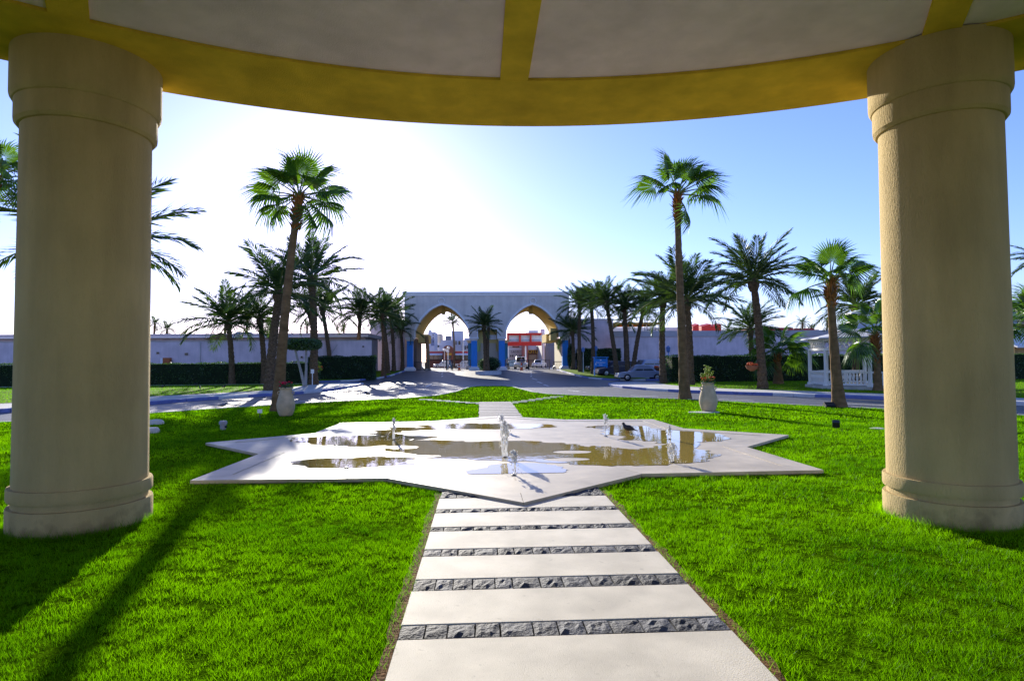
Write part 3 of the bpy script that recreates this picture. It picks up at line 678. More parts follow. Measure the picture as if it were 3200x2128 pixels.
fan_palm('sturdy fan palm growing on the lawn by the ground floodlight, in front of the gazebo', (2624, 1276), (2594, 884), 134,
         [(80, 0, 0, 1.05), (98, 20, 0, 1.0), (68, 40, 1, .95), (128, -5, 1, 1.0), (148, 10, 2, 1.05), (160, 25, 2, 1.0), (40, 0, 2, 1.1), (28, 15, 3, 1.1), (14, -10, 3, 1.0), (110, -30, 1, .9), (190, 0, 4, 1.15), (55, -45, 2, .9), (130, 55, 2, .8)], rb=.20, mid=(2606, 1080), boots=.9)
fan_palm('fan palm with a shaggy trunk close beside the gazebo railing', (2744, 1229), (2734, 1046), 125, [(85, 0, 0, 1.0), (110, 10, 1, 1.0), (140, 5, 1, 1.05), (165, -5, 2, 1.0), (200, 10, 4, 1.0), (215, 0, 4, 1.0), (60, 5, 1, 1.0), (35, 5, 2, 1.0), (10, 5, 3, 1.0), (-15, 10, 4, .9), (100, 50, 1, .9), (150, 45, 3, .9)], rb=.20, boots=1.5)
fan_palm('low bushy fan palm crouching against the dark hedge near the gazebo', (2432, 1206), (2428, 1105), 105, [(80, 10, 1, 1), (110, 0, 1, 1), (140, 10, 2, 1), (165, 10, 2, 1), (50, 5, 2, 1), (25, 10, 2, 1.05), (5, 10, 3, 1.1), (-15, 10, 4, 1), (190, 10, 3, 1), (205, 5, 4, 1), (70, 60, 2, 1), (120, 55, 2, 1), (30, 55, 3, 1), (160, 50, 3, 1)], rb=.30, boots=.6)
fan_palm('fan palm peeping out beyond the fully shaded portico column', (-40, 1275), (-12, 560), 150, fan_random(5, 16), rb=.3, b=Vector((-24.5, 26.5, .1)))
fan_palm('fan palm with golden dead leaves beyond the sun-edged portico column', (3232, 1235), (3235, 1010), 130, fan_random(9, 14), rb=.28, boots=1.2)

# -- date palms, left of the drive
GL = 'date palms on the clipped-tree side of the drive'; GR = 'date palms on the gazebo side of the drive'
date_palm('date palm with long arching fronds standing alone before the long green hedge', (725, 1206), (714, 1014), 150, GL, 28)
date_palm('pale slanting date palm trunk rising from the hedge beside the twin palm', (826, 1205), (813, 1002), 110, GL, 26)
date_palm('large date palm with a broad crown, half hidden by the tall fan palm trunk', (842, 1226), (872, 925), 175, GL, 28, rb=.30)
date_palm('thick straight date palm beside the umbrella-clipped tree', (978, 1207), (974, 880), 165, GL, 28, rb=.32)
date_palm('thin date palm leaning away behind the umbrella-clipped tree', (1016, 1186), (958, 960), 85, GL, 24, Y=63)
date_palm('slender date palm curving up before the tall dark hedge', (1036, 1188), (1008, 972), 115, GL, 26)
date_palm('date palm whose trunk bends sharply over the dark hedge', (1076, 1184), (1124, 985), 95, GL, 32, mid=(1114, 1092))
date_palm('bushy date palm on the verge opposite the hotel sign, with a stout mossy base', (1198, 1180), (1195, 985), 92, GL, 28)
date_palm('slim date palm on the verge opposite the hotel sign, leaning behind a stouter one', (1213, 1170), (1199, 1010), 60, GL, 20)
date_palm('date palm between the mossy-based palm and the short palm at the gate', (1231, 1164), (1221, 985), 85, GL, 30)
date_palm('short date palm touching the blue gate column opposite the hotel sign', (1258, 1159), (1253, 1036), 78, GL, 28)
date_palm('big date palm mostly hidden by the fully shaded portico column', (290, 1248), (290, 800), 320, GL, 20, rb=.3, low=0)
# -- right of the drive
date_palm('short dark date palm touching the blue gate column next to the hotel sign', (1791, 1158), (1789, 1040), 82, GR, 30)
date_palm('date palm before the dark bush, first tall one of the row from the gate', (1814, 1165), (1812, 960), 85, GR, 30)
date_palm('date palm standing just behind the blue hotel sign', (1853, 1172), (1848, 952), 88, GR, 30)
date_palm('date palm leaning over the dark parked car', (1930, 1185), (1895, 950), 92, GR, 32)
date_palm('upright date palm in front of the silver car door', (1961, 1185), (1950, 962), 86, GR, 30)
date_palm('date palm tilting the other way over the silver car bonnet', (1974, 1185), (2010, 972), 92, GR, 30)
date_palm('date palm at the nose of the pavement by the silver car boot', (2074, 1203), (2071, 945), 115, GR, 34)
date_palm('large date palm half behind the slim fan palm by the white amphora', (2157, 1209), (2147, 950), 185, GR, 30, rb=.25)
date_palm('large full-crowned date palm with a hanging basket on the strip beside the gazebo', (2384, 1223), (2355, 885), 178, GR, 33, rb=.25)
date_palm('low date palm rising behind the gazebo hedge', (2348, 1180), (2345, 1035), 115, GR, 30, Y=50)
date_palm('date palm with brown trunk showing through the gazebo', (2677, 1190), (2675, 965), 140, GR, 34, Y=41)
date_palm('date palm with two joined trunks on the traffic island before the gate', (1516, 1168), (1512, 1024), 66, None, 34, name='date_palm')
date_palm('tall thin date palm on the plaza seen through the flagpole arch', (1419, 1125), (1415, 1012), 40, None, 22, Y=106, rb=.16)
date_palm('date palm with blue-green fronds poking in beyond the sun-edged portico column', (3262, 1236), (3268, 830), 110, GR, 30)
date_palm('date palm rising behind the boundary wall beside the scaffold tower', (1955, 1120), (1950, 1010), 60, None, 24, Y=76)
# the island palm's second stem
isl = [o for o in bpy.data.objects if o.get('label', '').startswith('date palm with two joined')][0]
b = wloc(isl); T2 = PY(1527, 1022, b.y); o = trunk_mesh(b + Vector((.35, .05, -.1)), T2, .2, .17, 'date').build('trunk', M_TRUNK_D, isl)
# -- far palms seen above the walls, too small to show single fronds
FG = 'small far palms above the boundary walls'
for i, (px, py, r, Y, lab) in enumerate([(522, 1030, 36, 95, 'small spiky far palm above the low flat-roofed building'), (484, 1012, 30, 92, 'far palm frond tuft half behind the fully shaded portico column'), (774, 985, 44, 84, 'thin-trunked far palm between the lone date palm and the tall fan palm'), (845, 1018, 30, 110, 'far palm crown behind the tall fan palm trunk'), (960, 1020, 34, 100, 'far palm crown beside the thick straight date palm'), (1075, 1024, 24, 110, 'small far palm crown above the wall end near the beige gate block'), (2508, 1010, 30, 95, 'far palm above the parapet wall between the low fan palm and the gazebo'), (2585, 1003, 24, 110, 'distant palm beside the sturdy fan palm trunk'), (705, 1010, 48, 80, 'far palm low behind the lone date palm'), (2275, 1030, 36, 80, 'pale green bushy palm above the wall next to the red sails'), (2535, 1022, 16, 105, 'tiny palm tuft just above the parapet wall near the gazebo roof')]):
    T = PY(px, py, Y); root = thing('far_palm', lab, 'palm tree', (T.x, Y, zg(Y)), FG)
    trunk_mesh((T.x, Y, zg(Y)), T, .2, .16, 'date', None, 8).build('trunk', M_TRUNK_D, root)
    L = r / FPX * Y; rnd = random.Random(i); bm = bmesh.new()
    for k in range(20):
        t = (k + .5) / 20; me = FROND[min(4, int(1 + 3 * t))][k % 2]; n0 = len(bm.verts); bm.from_mesh(me); bm.verts.ensure_lookup_table()
        Mx = Matrix.Translation(T - root.location) @ frame_rot(k * 2.4, R(75 - 100 * t), 0).to_matrix().to_4x4() @ Matrix.Scale(L * rnd.uniform(.85, 1.1), 4)
        for v in bm.verts[n0:]: v.co = Mx @ v.co
    me = bpy.data.meshes.new('crown'); bm.to_mesh(me); bm.free(); me.materials.append(M_STALK); me.materials.append(M_DATE); link('crown', me, root)
# ================================================================== hedges, walls
def hedge(name, label, poly, z0, h, dens, cat='hedge', group=None, ls=.07, parent=None):
    """clipped hedge: dark core prism plus leaves over its faces; poly counter-clockwise"""
    c = sum((Vector(p) for p in poly), Vector((0, 0))) / len(poly)
    root = thing(name, label, cat, (c.x, c.y, z0), group)
    mb = MB(); mb.prism([tuple(c + (Vector(p) - c) * .985) for p in poly], z0, z0 + h - .07); mb.build('branches', M_HCORE, root)
    P = []; N = []
    n = len(poly)
    for i in range(n):
        a, b = Vector(poly[i]), Vector(poly[(i + 1) % n]); d = b - a; nn = Vector((d.y, -d.x)).normalized()
        k = int(d.length * h * dens)
        if nn.y > .5: k //= 5
        u = rng.random(k); v = rng.random(k); P.append(np.stack([a.x + d.x * u, a.y + d.y * u, z0 + h * v], 1)); N.append(np.tile((nn.x, nn.y, .15), (k, 1)))
    xs = [p[0] for p in poly]; ys = [p[1] for p in poly]; k = int((max(xs) - min(xs)) * (max(ys) - min(ys)) * dens * .8)
    x = rng.uniform(min(xs), max(xs), k); y = rng.uniform(min(ys), max(ys), k); q = inpoly(x, y, poly); P.append(np.stack([x[q], y[q], np.full(q.sum(), z0 + h)], 1)); N.append(np.tile((0, 0, 1.), (q.sum(), 1)))
    P = np.concatenate(P); N = np.concatenate(N); k = len(P)
    P = P + N * (rng.uniform(-.09, .05, (k, 1)) + .09 * np.sin(P[:, :1] * 2.3 + 1.3 * np.sin(P[:, :1] * .9)) * np.sin(P[:, 2:3] * 2.9 + P[:, :1] * 1.1)) + rng.normal(0, .015, (k, 3))
    return leaves(root, P, N, ls, wloc(root))
def leaves(root, P, N, ls, off, m=None, name='foliage'):
    k = len(P); D = rng.normal(0, 1, (k, 3)) + N * .3; D /= np.linalg.norm(D, axis=1, keepdims=True); B = np.cross(D, N + rng.normal(0, .6, (k, 3))); B /= np.linalg.norm(B, axis=1, keepdims=True) + 1e-9
    l = ls * rng.uniform(.6, 1.3, (k, 1)); w = l * .30
    V = np.stack([P - D * l * .5, P + B * w, P + D * l * .5, P - B * w], 1).reshape(-1, 3) - np.array(off)
    o = npmesh(name, V, np.arange(len(V)).reshape(-1, 4), m or M_HEDGE, root, True); o['kind'] = 'stuff'; return root
hedge('hedge', 'long clipped green hedge running under the wall with lamps and pipes', [(-58, 47.6), (-13.6, 50.9), (-13.4, 52.0), (-58, 49.0)], .0, 1.85, 210, ls=.10)
hedge('hedge', 'taller dark clipped hedge block standing behind the sharply bent palm', [(-16.9, 60.6), (-10.6, 60.9), (-10.6, 62.6), (-16.9, 62.6)], .08, 2.35, 200, ls=.11)
hedge('hedge', 'tall dark clipped hedge behind the gazebo, running under the parapet wall', [(14.3, 46.2), (60, 47.5), (60, 49.2), (14.3, 47.8)], .0, 2.15, 160, ls=.11)
hedge('hedge', 'ragged dark bush against the wall behind the hotel sign palms', [(12.5, 78.3), (17.8, 77.0), (17.8, 78.5), (12.5, 79.6)], zg(77), 2.75, 160, ls=.16)
b = GG(1783, 1158)
# pale strip standing in for the sunlit kerb edge between lawn strip and hedge
sheet('sunlit_kerb_strip', [(-58, 46.4), (-13.9, 49.7), (-13.9, 50.3), (-58, 47.2)], .15, M_CONC, .12)

def wallbox(name, mats, x0, x1, y0, y1, z0, z1, root): mb = MB(); mb.box(((x0 + x1) / 2, (y0 + y1) / 2, (z0 + z1) / 2), (x1 - x0, y1 - y0, z1 - z0)); return mb.build(name, mats, root)
# left boundary wall with the flat-roofed block behind it
YL = 62; zt = PY(600, 1068, YL).z; xe = PY(1160, 1100, YL).x
lw = thing('boundary_wall', 'long lilac-beige boundary wall with lamps and pipes behind the long green hedge', 'wall', ((xe - 75) / 2, YL, 0))
wallbox('wall_face', M_WALL, -75, xe, YL, YL + .35, -.1, zt, lw); wallbox('coping', M_CONC, -75, xe, YL - .04, YL + .39, zt + .002, zt + .07, lw)
for px, py, w, h, m in ((493, 1103, .22, .2, M_DARK), (582, 1106, .28, .2, M_DARK), (943, 1116, .2, .2, M_DARK), (1135, 1083, .16, .16, M_DARK)):
    p = PY(px, py, YL - .06); mb = MB(); mb.box((p.x, YL - .06, p.z), (w, .1, h)); mb.build('wall_lamp', m, lw)
p0, p1 = PY(627, 1070, YL), PY(627, 1135, YL); mb = MB(); mb.tube([(p0.x, YL - .07, p0.z), (p0.x, YL - .07, .2)], .045, 8); mb.build('drain_pipe', M_CONC, lw)
p0, p1 = PY(1032, 1112, YL), PY(1056, 1076, YL); mb = MB(); mb.tube([(p0.x, YL - .15, p0.z), (p1.x, YL - .15, p1.z)], .03, 6); mb.build('bracket_arm', M_CONC, lw)
p = PY(528, 1127, YL); ob = wallbox('meter_cabinet', mat('orange_cabinet', (.42, .13, .04), .6), p.x - .35, p.x + .3, YL - .5, YL - .1, .0, p.z + .28, None)
root = thing('meter_cabinet', 'small orange-brown cabinet against the wall above the long green hedge', 'cabinet', (p.x, YL - .3, 0)); ob.parent = root; ob.location = -root.location; ob.name = 'door_panel'
o = wallbox('side_panel', M_WHITE, p.x - .58, p.x - .36, YL - .5, YL - .1, 0, p.z + .26, root)
YB = 70; zt2 = PY(600, 1043, YB).z; zl = PY(600, 1055, YB).z; xe2 = PY(1150, 1100, YB).x
fb = thing('service_block', 'low flat-roofed building with a pale fascia behind the wall with pipes', 'building', ((xe2 - 80) / 2, YB + 4, 0))
wallbox('wall', mat('grey_render', (.34, .31, .32), .9, .15, .8), -80, xe2 - .4, YB + .5, YB + 9, 0, zl - .05, fb); wallbox('fascia', mat('lilac_fascia', (.52, .48, .50), .8, .04, 1), -80, xe2, YB, YB + 9.5, zl, zt2, fb); wallbox('white_trim', M_WHITE, -80, xe2, YB - .06, YB - .003, zl - .02, zl + .09, fb)
p = PY(690, 1058, 66); root = thing('parasol', 'brown sunshade canopy peeping over the wall behind the lone date palm', 'parasol', (p.x, 66, 0)); mb = MB(); mb.lathe([(1.6, 0), (1.55, .05), (.08, .75)], (p.x, 66, p.z - .1), 8); mb.build('canopy', mat('brown_canvas', (.16, .06, .035), .9), root); mb = MB(); mb.tube([(p.x, 66, 0), (p.x, 66, p.z + .3)], .04, 6); mb.build('pole', M_IRON, root)
p = PY(870, 1056, 69.4); root = thing('air_conditioner', 'boxy rooftop unit with brown grille above the wall with pipes', 'air conditioner', (p.x, 68.8, 0)); wallbox('casing', M_WHITE, p.x - .7, p.x + .9, 68.6, 69.3, zt, p.z + .25, root); wallbox('grille', M_BRICK, p.x - .3, p.x + .4, 68.56, 68.6, p.z - .2, p.z + .2, root)
# right boundary wall
YR = 79; X0 = PY(1916, 1100, YR).x; zr = PY(2300, 1033, YR).z
rw = thing('boundary_wall', 'long lilac-beige boundary wall with a heavy parapet behind the gazebo hedge', 'wall', ((X0 + 75) / 2, YR, 0))
zb = PY(2300, 1051, YR).z; wallbox('wall_face', M_WALL, X0, 90, YR, YR + .4, -.1, zb, rw); wallbox('parapet', mat('lilac_fascia2', (.50, .46, .47), .85, .05, 1), X0, 90, YR - .12, YR + .55, zb + .003, zr, rw)
# gate flanking blocks
zl_ = PY(1200, 1003, 81).z; xa, xb = PY(1157, 1100, 81).x, PY(1266, 1100, 81).x
gl = thing('gate_side_block', 'plain tall beige wall block flanking the gate behind the mossy-based palm', 'wall', ((xa + xb) / 2, 84, 0)); wallbox('wall_face', M_WALL, xa, xb - .02, 81, 90, 0, zl_, gl); wallbox('coping', M_WHITE, xa - .08, xb - .02, 80.9, 90.1, zl_ + .002, zl_ + .14, gl)
zr_ = PY(1850, 999, 81).z; xa, xb = PY(1782, 1100, 81).x, PY(1917, 1100, 81).x
gr = thing('gate_side_block', 'plain tall beige wall block flanking the gate behind the hotel sign', 'wall', ((xa + xb) / 2, 84, 0)); wallbox('wall_face', M_WALL, xa + .02, xb, 81, 90, 0, zr_, gr); wallbox('coping', M_WHITE, xa + .02, xb + .08, 80.9, 90.1, zr_ + .002, zr_ + .14, gr)

# ================================================================== the gate
YG = 80.0; ZG = zg(80)
def g2(x, y): return PY(*z2(x, y), YG)
gx = lambda x: g2(x, 700).x
gz = lambda y: g2(1165, y).z
gate = thing('entrance_gate', 'wide beige entrance gate with two pointed arches on blue columns', 'gate', (gx(1165), YG, ZG))
ztop, zcor = gz(100), gz(140); zsp, zap, zcap = gz(492), gz(228), gz(545)
DEP = 11.0
def archprof(cx, hw, n=20):
    K = [(1, 0), (.955, .14), (.868, .305), (.77, .46), (.64, .61), (.5, .745), (.34, .86), (.17, .945), (0, 1)]
    pts = []
    for a, b in zip(K, K[1:]):
        for i in range(3): t = i / 3; pts.append((a[0] + (b[0] - a[0]) * t, a[1] + (b[1] - a[1]) * t))
    pts.append(K[-1])
    Lp = [(cx - hw * x, zsp + (zap - zsp) * h) for x, h in pts]; Rp = [(cx + hw * x, z) for x, z in ((p[0], zsp + (zap - zsp) * p[1]) for p in reversed(pts[:-1]))]
    return Lp + Rp
hw = (gx(990) - gx(465)) / 2; A1, A2 = gx(728), gx(1616)
fx0, fx1 = gx(358), gx(1976); mid0, mid1 = gx(1080), gx(1268)
pa = [archprof(A1, hw), archprof(A2, hw)]
mz = gz(470)
bm = MB()
def strip(xl, xr, zlow_l, zlow_r, zt, y, thick):
    bm.add([(xl, y, zlow_l), (xr, y, zlow_r), (xr, y, zt), (xl, y, zt)], [(0, 1, 2, 3)])
xs = [(fx0, zcap)] + [(pa[0][0][0] , zcap)] + pa[0] + [(pa[0][-1][0], zcap), (mid0, zcap), (mid0 + .001, mz), (mid1 - .001, mz), (mid1, zcap), (pa[1][0][0], zcap)] + pa[1] + [(pa[1][-1][0], zcap), (fx1, zcap)]
def face_at(y, flip):
    b = MB(); fl = []
    for (xa, za), (xb, zb_) in zip(xs, xs[1:]):
        if abs(xb - xa) < 1e-6: continue
        q = [(xa, y, za), (xb, y, zb_), (xb, y, zcor), (xa, y, zcor)]; b.add(q, [(0, 1, 2, 3) if not flip else (3, 2, 1, 0)])
    return b
fb_ = face_at(YG, False); f2_ = face_at(YG + .9, True); fb_.add(f2_.v, f2_.f)
for (xa, za), (xb, zb_) in zip(xs, xs[1:]): fb_.add([(xa, YG, za), (xa, YG + .9, za), (xb, YG + .9, zb_), (xb, YG, zb_)], [(0, 1, 2, 3)])
fb_.add([(fx0, YG, zcap), (fx0, YG, zcor), (fx0, YG + .9, zcor), (fx0, YG + .9, zcap)], [(0, 1, 2, 3)]); fb_.add([(fx1, YG, zcap), (fx1, YG + .9, zcap), (fx1, YG + .9, zcor), (fx1, YG, zcor)], [(0, 1, 2, 3)])
fb_.build('facade', M_GATEW, gate)
fr = face_at(YG + DEP, True); fr.build('rear_facade', M_GATEW, gate)
for k, pr in enumerate(pa):                               # barrel of each arch
    b = MB(); P = [(pr[0][0], zcap)] + pr + [(pr[-1][0], zcap)]
    for (xa, za), (xb, zb_) in zip(P, P[1:]): b.add([(xa, YG + .901, za), (xa, YG + DEP, za), (xb, YG + DEP, zb_), (xb, YG + .901, zb_)], [(0, 1, 2, 3)])
    b.build('vault', M_VAULT, gate)
    b = MB(); tr = .26                                     # raised white trim round the opening
    cxk = (pr[0][0] + pr[-1][0]) / 2
    def outp(p):
        v = Vector((p[0] - cxk, (p[1] - zsp) + 1.2)); v = v.normalized() * tr; return (p[0] + v.x, p[1] + v.y)
    for a, c in zip(pr, pr[1:]):
        A, C = outp(a), outp(c); y0, y1 = YG - .09, YG - .003
        b.add([(a[0], y0, a[1]), (c[0], y0, c[1]), (C[0], y0, C[1]), (A[0], y0, A[1]), (a[0], y1, a[1]), (c[0], y1, c[1]), (C[0], y1, C[1]), (A[0], y1, A[1])], [(0, 1, 2, 3), (0, 4, 5, 1), (3, 2, 6, 7)])
    b.build('arch_trim', M_WHITE, gate)
    for q in (0, -1):
        s = -1 if q == 0 else 1; x = pr[q][0]; b = MB(); b.box((x + s * .08, YG - .048, (zsp + zcap) / 2), (.16, .09, zsp - zcap)); b.build('arch_trim', M_WHITE, gate)
    p = g2(722 if k == 0 else 1617, 190); b = MB(); n = 28; ring = [(p.x + .40 * math.cos(2 * math.pi * i / n), YG - .04, p.z + .40 * math.sin(2 * math.pi * i / n)) for i in range(n + 1)]; b.tube(ring, .07, 6, None, False); b.build('ring_ornament', M_WHITE, gate)
    b = MB(); b.box((cxk, YG + 3.2, zap - .55), (.5, .5, .9)); b.build('keystone_block', M_VAULT, gate)
# top slab between facades
wallbox('roof_slab', M_GATEW, fx0, fx1, YG + .902, YG + DEP - .002, zap + .12, zcor - .003, gate)
for i, (za, zb_, o) in enumerate(((zcor + .003, zcor + (ztop - zcor) * .5, .10), (zcor + (ztop - zcor) * .5 + .003, ztop, .22))): wallbox('cornice', M_WHITE, fx0 - o, fx1 + o, YG - o, YG + DEP + o, za, zb_, gate)
# middle bay: recessed wall, small framed opening
wallbox('recess_wall', M_VAULT, mid0 - .6, mid1 + .6, YG + 1.6, YG + 1.9, ZG, mz + .3, gate)
b = MB(); 
for xa, xb, za, zb_ in ((mid0 - .14, mid0, zcap, mz + .14), (mid1, mid1 + .14, zcap, mz + .14), (mid0, mid1, mz + .002, mz + .14)): b.box(((xa + xb) / 2, YG - .048, (za + zb_) / 2), (xb - xa, .09, zb_ - za))
b.build('bay_trim', M_WHITE, gate)
p = g2(1220, 540); wallbox('bay_sign', M_WHITE, p.x - .55, p.x + .55, YG + 1.5, YG + 1.58, p.z - .3, p.z + .3, gate)
xa, xb = gx(1078), gx(1282); zt_ = gz(600)
b = MB(); b.prismy([(xa - .3, ZG), (xb + .3, ZG), (xb + .3, gz(690)), (xb - .35, gz(680)), (xb - .35, zt_), (xa + .35, zt_), (xa + .35, gz(680)), (xa - .3, gz(690))], YG + .95, YG + 1.55); b.build('pier_wall', mat('beige_block', (.50, .42, .30), .9, .05, 2), gate)
def gcol(x, y, w=.78, h=None, rear=False):
    c = bpy.data.objects.new('column', None); COL.objects.link(c); c.parent = gate; c.location = Vector((x, y, ZG)) - wloc(gate)
    z0 = ZG; zb0 = gz(832); wallbox('shaft', M_BLUE, x - w / 2, x + w / 2, y - w / 2, y + w / 2, zb0, zcap - .45, c)
    b = MB(); hw_ = w / 2
    def fr(r0, z0_, r1, z1_): b.add([(x - r0, y - r0, z0_), (x + r0, y - r0, z0_), (x + r0, y + r0, z0_), (x - r0, y + r0, z0_), (x - r1, y - r1, z1_), (x + r1, y - r1, z1_), (x + r1, y + r1, z1_), (x - r1, y + r1, z1_)], [(0, 3, 2, 1), (4, 5, 6, 7), (0, 1, 5, 4), (1, 2, 6, 5), (2, 3, 7, 6), (3, 0, 4, 7)])
    fr(hw_ + .30, z0 - .05, hw_ + .30, z0 + .28); fr(hw_ + .29, z0 + .281, hw_ + .06, zb0 - .002); b.build('base', M_WHITE, c)
    b = MB(); fr(hw_ + .02, zcap - .448, hw_ + .14, zcap - .2); fr(hw_ + .22, zcap - .198, hw_ + .22, zcap - .004); b.build('capital', M_WHITE, c)
for x in (410, 1040, 1312, 1935): gcol(gx(x), YG + .42)
for x in (505, 1000, 1350, 1850): gcol(PY(*z2(x if x < 800 else x, 700), YG + DEP - .5).x, YG + DEP - .5, .6)
wallbox('side_wall', mat('cream_render', (.62, .55, .40), .9, .04, 1), gx(1976) - .7, gx(1976) - .35, YG + 1, YG + DEP - .2, ZG, zcap, gate)
wallbox('hanging_block', M_VAULT, gx(1800), gx(1862), YG + 1.2, YG + 3.2, gz(575), gz(455), gate)
for xa, xb in ((462, 560), (1780, 1880)):
    wallbox('pier_impost', M_VAULT, gx(xa), gx(xb) , YG + 4, YG + DEP - 1.2, gz(585), gz(500), gate)
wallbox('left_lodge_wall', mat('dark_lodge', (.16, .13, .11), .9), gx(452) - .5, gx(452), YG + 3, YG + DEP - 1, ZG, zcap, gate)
# barriers
def barrier(label, xa, xb, ya, yb, Y, gates=()):
    p0, p1 = PY(*z2(xa, ya), Y), PY(*z2(xb, yb), Y); z0, z1 = ZG + .06, p0.z; root = thing('barrier_fence', label, 'fence', ((p0.x + p1.x) / 2, Y, ZG), 'iron barriers under the gate')
    for z in (z0 + .05, z1): wallbox('rail', M_IRON, p0.x, p1.x, Y - .025, Y + .025, z - .045, z + .045, root)
    for x in (p0.x, p1.x): wallbox('post', M_IRON, x - .05, x + .05, Y - .05, Y + .05, ZG - .02, z1 + .08, root)
    b = MB(); n = max(3, int((p1.x - p0.x) / .19))
    for i in range(1, n): x = p0.x + (p1.x - p0.x) * i / n; b.box((x, Y, (z0 + z1) / 2), (.032, .032, z1 - z0 - .1))
    b.build('bars', M_IRON, root)['kind'] = 'stuff'
YF = 82.5
barrier('longest iron barrier beside the timber post under the flagpole arch', 596, 768, 772, 855, YF); barrier('narrow iron gate leaf in the middle of the flagpole arch', 775, 822, 772, 855, YF); barrier('iron barrier between the gate leaf and the inner blue column of the flagpole arch', 828, 1003, 772, 855, YF)
barrier('iron barrier under the footbridge arch where the two men stand', 1345, 1572, 772, 855, YF); barrier('iron barrier under the footbridge arch away from the two men', 1578, 1778, 772, 855, YF); barrier('short iron barrier by the outer blue column next to the creeper bush', 1815, 1905, 785, 855, YF); barrier('low iron barrier by the dark lodge wall under the flagpole arch', 455, 560, 790, 855, YF)
# traffic island with clipped bush
p = GG(*z2(1182, 915)); il = thing('traffic_island', 'white-kerbed traffic island carrying the double-stemmed palm', 'traffic island', (p.x, p.y + 1.6, zg(p.y)))
w_ = (GG(*z2(1310, 905)).x - GG(*z2(1055, 905)).x) / 2; b = MB(); n = 24; z0 = zg(p.y)
poly = [(p.x + w_ * max(-1, min(1, 1.25 * math.cos(2 * math.pi * i / n))), p.y + 2.6 + 2.7 * math.sin(2 * math.pi * i / n)) for i in range(n)]
b.prism(poly, z0 - .1, z0 + .40); b.build('kerb', M_KERBW, il); c = Vector((p.x, p.y + 2.6)); b = MB(); b.prism([tuple(c + (Vector(q) - c) * .82) for q in poly], z0 + .405, z0 + .44); b.build('bed', M_CONC, il)
def round_bush(name, label, c, r, dens, ls, cat='bush', m=None):
    root = thing(name, label, cat, (c[0], c[1], c[2] - r[2])); b = MB(); b.ball(c, [q * .86 for q in r], None, 14, 9); b.build('branches', M_HCORE, root, True)
    k = dens; N = rng.normal(0, 1, (k, 3)); N /= np.linalg.norm(N, axis=1, keepdims=True); P = np.array(c) + N * np.array(r) * rng.uniform(.86, 1.06, (k, 1)); return leaves(root, P, N, ls, wloc(root), m)
q = PY(*z2(1150, 825), p.y + 3.2); round_bush('round_bush', 'round clipped green bush behind the double-stemmed island palm', (q.x + .5, p.y + 3.4, z0 + .44 + .75), (1.35, 1.0, .85), 1500, .14)
q = GG(1783, 1156); round_bush('round_bush', 'bright green creeper bush wrapped around the outer blue column near the hotel sign', (gx(1978), 78.6, ZG + 1.7), (.55, .7, 1.7), 1500, .14)
# ================================================================== town beyond the gate
za = lambda x, y: (1240 + x / 6.55, 980 + y / 6.55)
zb_ = lambda x, y: (1500 + x / 6.55, 980 + y / 6.55)
def bbox(name, m, parent, fz, x0, y0, x1, y1, Y, depth=6, ground=False, dy=0):
    a, c = PY(*fz(x0, y0), Y), PY(*fz(x1, y1), Y); z0 = ZG - .1 if ground else c.z
    return wallbox(name, m, a.x, c.x, Y - dy, Y + depth, z0, a.z, parent)
def town(name, label, fz, Y, blocks, cat='building'):
    a = blocks[0]; p = PY(*fz((a[1] + a[3]) / 2, a[4]), Y); root = thing(name, label, cat, (p.x, Y, ZG))
    for i, (nm, x0, y0, x1, y1, m, dep, gr) in enumerate(blocks): bbox(nm, m, root, fz, x0, y0, x1, y1, Y - .02 * i, dep, gr)
    return root
M_LIL = mat('lilac_white_render', (.66, .66, .74), .85, .05, .5); M_BEI = mat('pale_beige_render', (.62, .56, .48), .85, .06, .6)
t = town('apartment_house', 'stepped white apartment house seen through the arch without the red footbridge', za, 142, [('wall', 780, 545, 1540, 930, M_LIL, 12, True), ('wall', 1120, 355, 1350, 600, M_LIL, 8, False), ('wall', 790, 412, 905, 600, M_BEI, 8, False), ('wall', 1380, 500, 1500, 560, M_LIL, 6, False), ('parapet', 925, 540, 1155, 556, M_WHITE, 3, False), ('wall', 995, 455, 1105, 545, mat('grey_plant', (.3, .3, .33)), 3, False)])
for x0, y0, x1, y1 in ((835, 648, 866, 692), (1432, 652, 1522, 718), (1200, 560, 1224, 640), (1262, 560, 1300, 640), (1390, 660, 1415, 740)):
    w = bbox('window', M_DARK, t, za, x0, y0, x1, y1, 141.7, .2); a, c = PY(*za(x0, y1), 141.6), PY(*za(x1, y1), 141.6); wallbox('sill', M_WHITE, a.x - .1, c.x + .1, 141.5, 141.68, a.z - .12, a.z - .01, w.parent)
for x0, y0, x1, y1 in ((1150, 540, 1195, 760), (1330, 540, 1350, 760)): bbox('pilaster', M_BEI, t, za, x0, y0, x1, y1, 141.4, .3)
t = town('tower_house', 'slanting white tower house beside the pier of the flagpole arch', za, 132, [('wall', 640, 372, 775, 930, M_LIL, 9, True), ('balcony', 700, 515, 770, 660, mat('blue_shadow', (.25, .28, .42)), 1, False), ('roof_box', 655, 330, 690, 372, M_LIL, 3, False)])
for y in (420, 480, 560): bbox('window', M_DARK, t, za, 735, y, 752, y + 28, 131.9, .1)
t = town('shop_row', 'brown shop row with red fascia and white awnings behind the plaza', za, 120, [('wall', 655, 770, 950, 950, M_BRICK, 6, True), ('wall', 1150, 770, 1540, 950, M_BRICK, 6, True), ('fascia', 655, 776, 950, 806, M_RED, 6, False), ('fascia', 1195, 776, 1540, 806, M_RED, 6, False), ('canopy', 655, 758, 1540, 774, M_BEI, 7, False)])
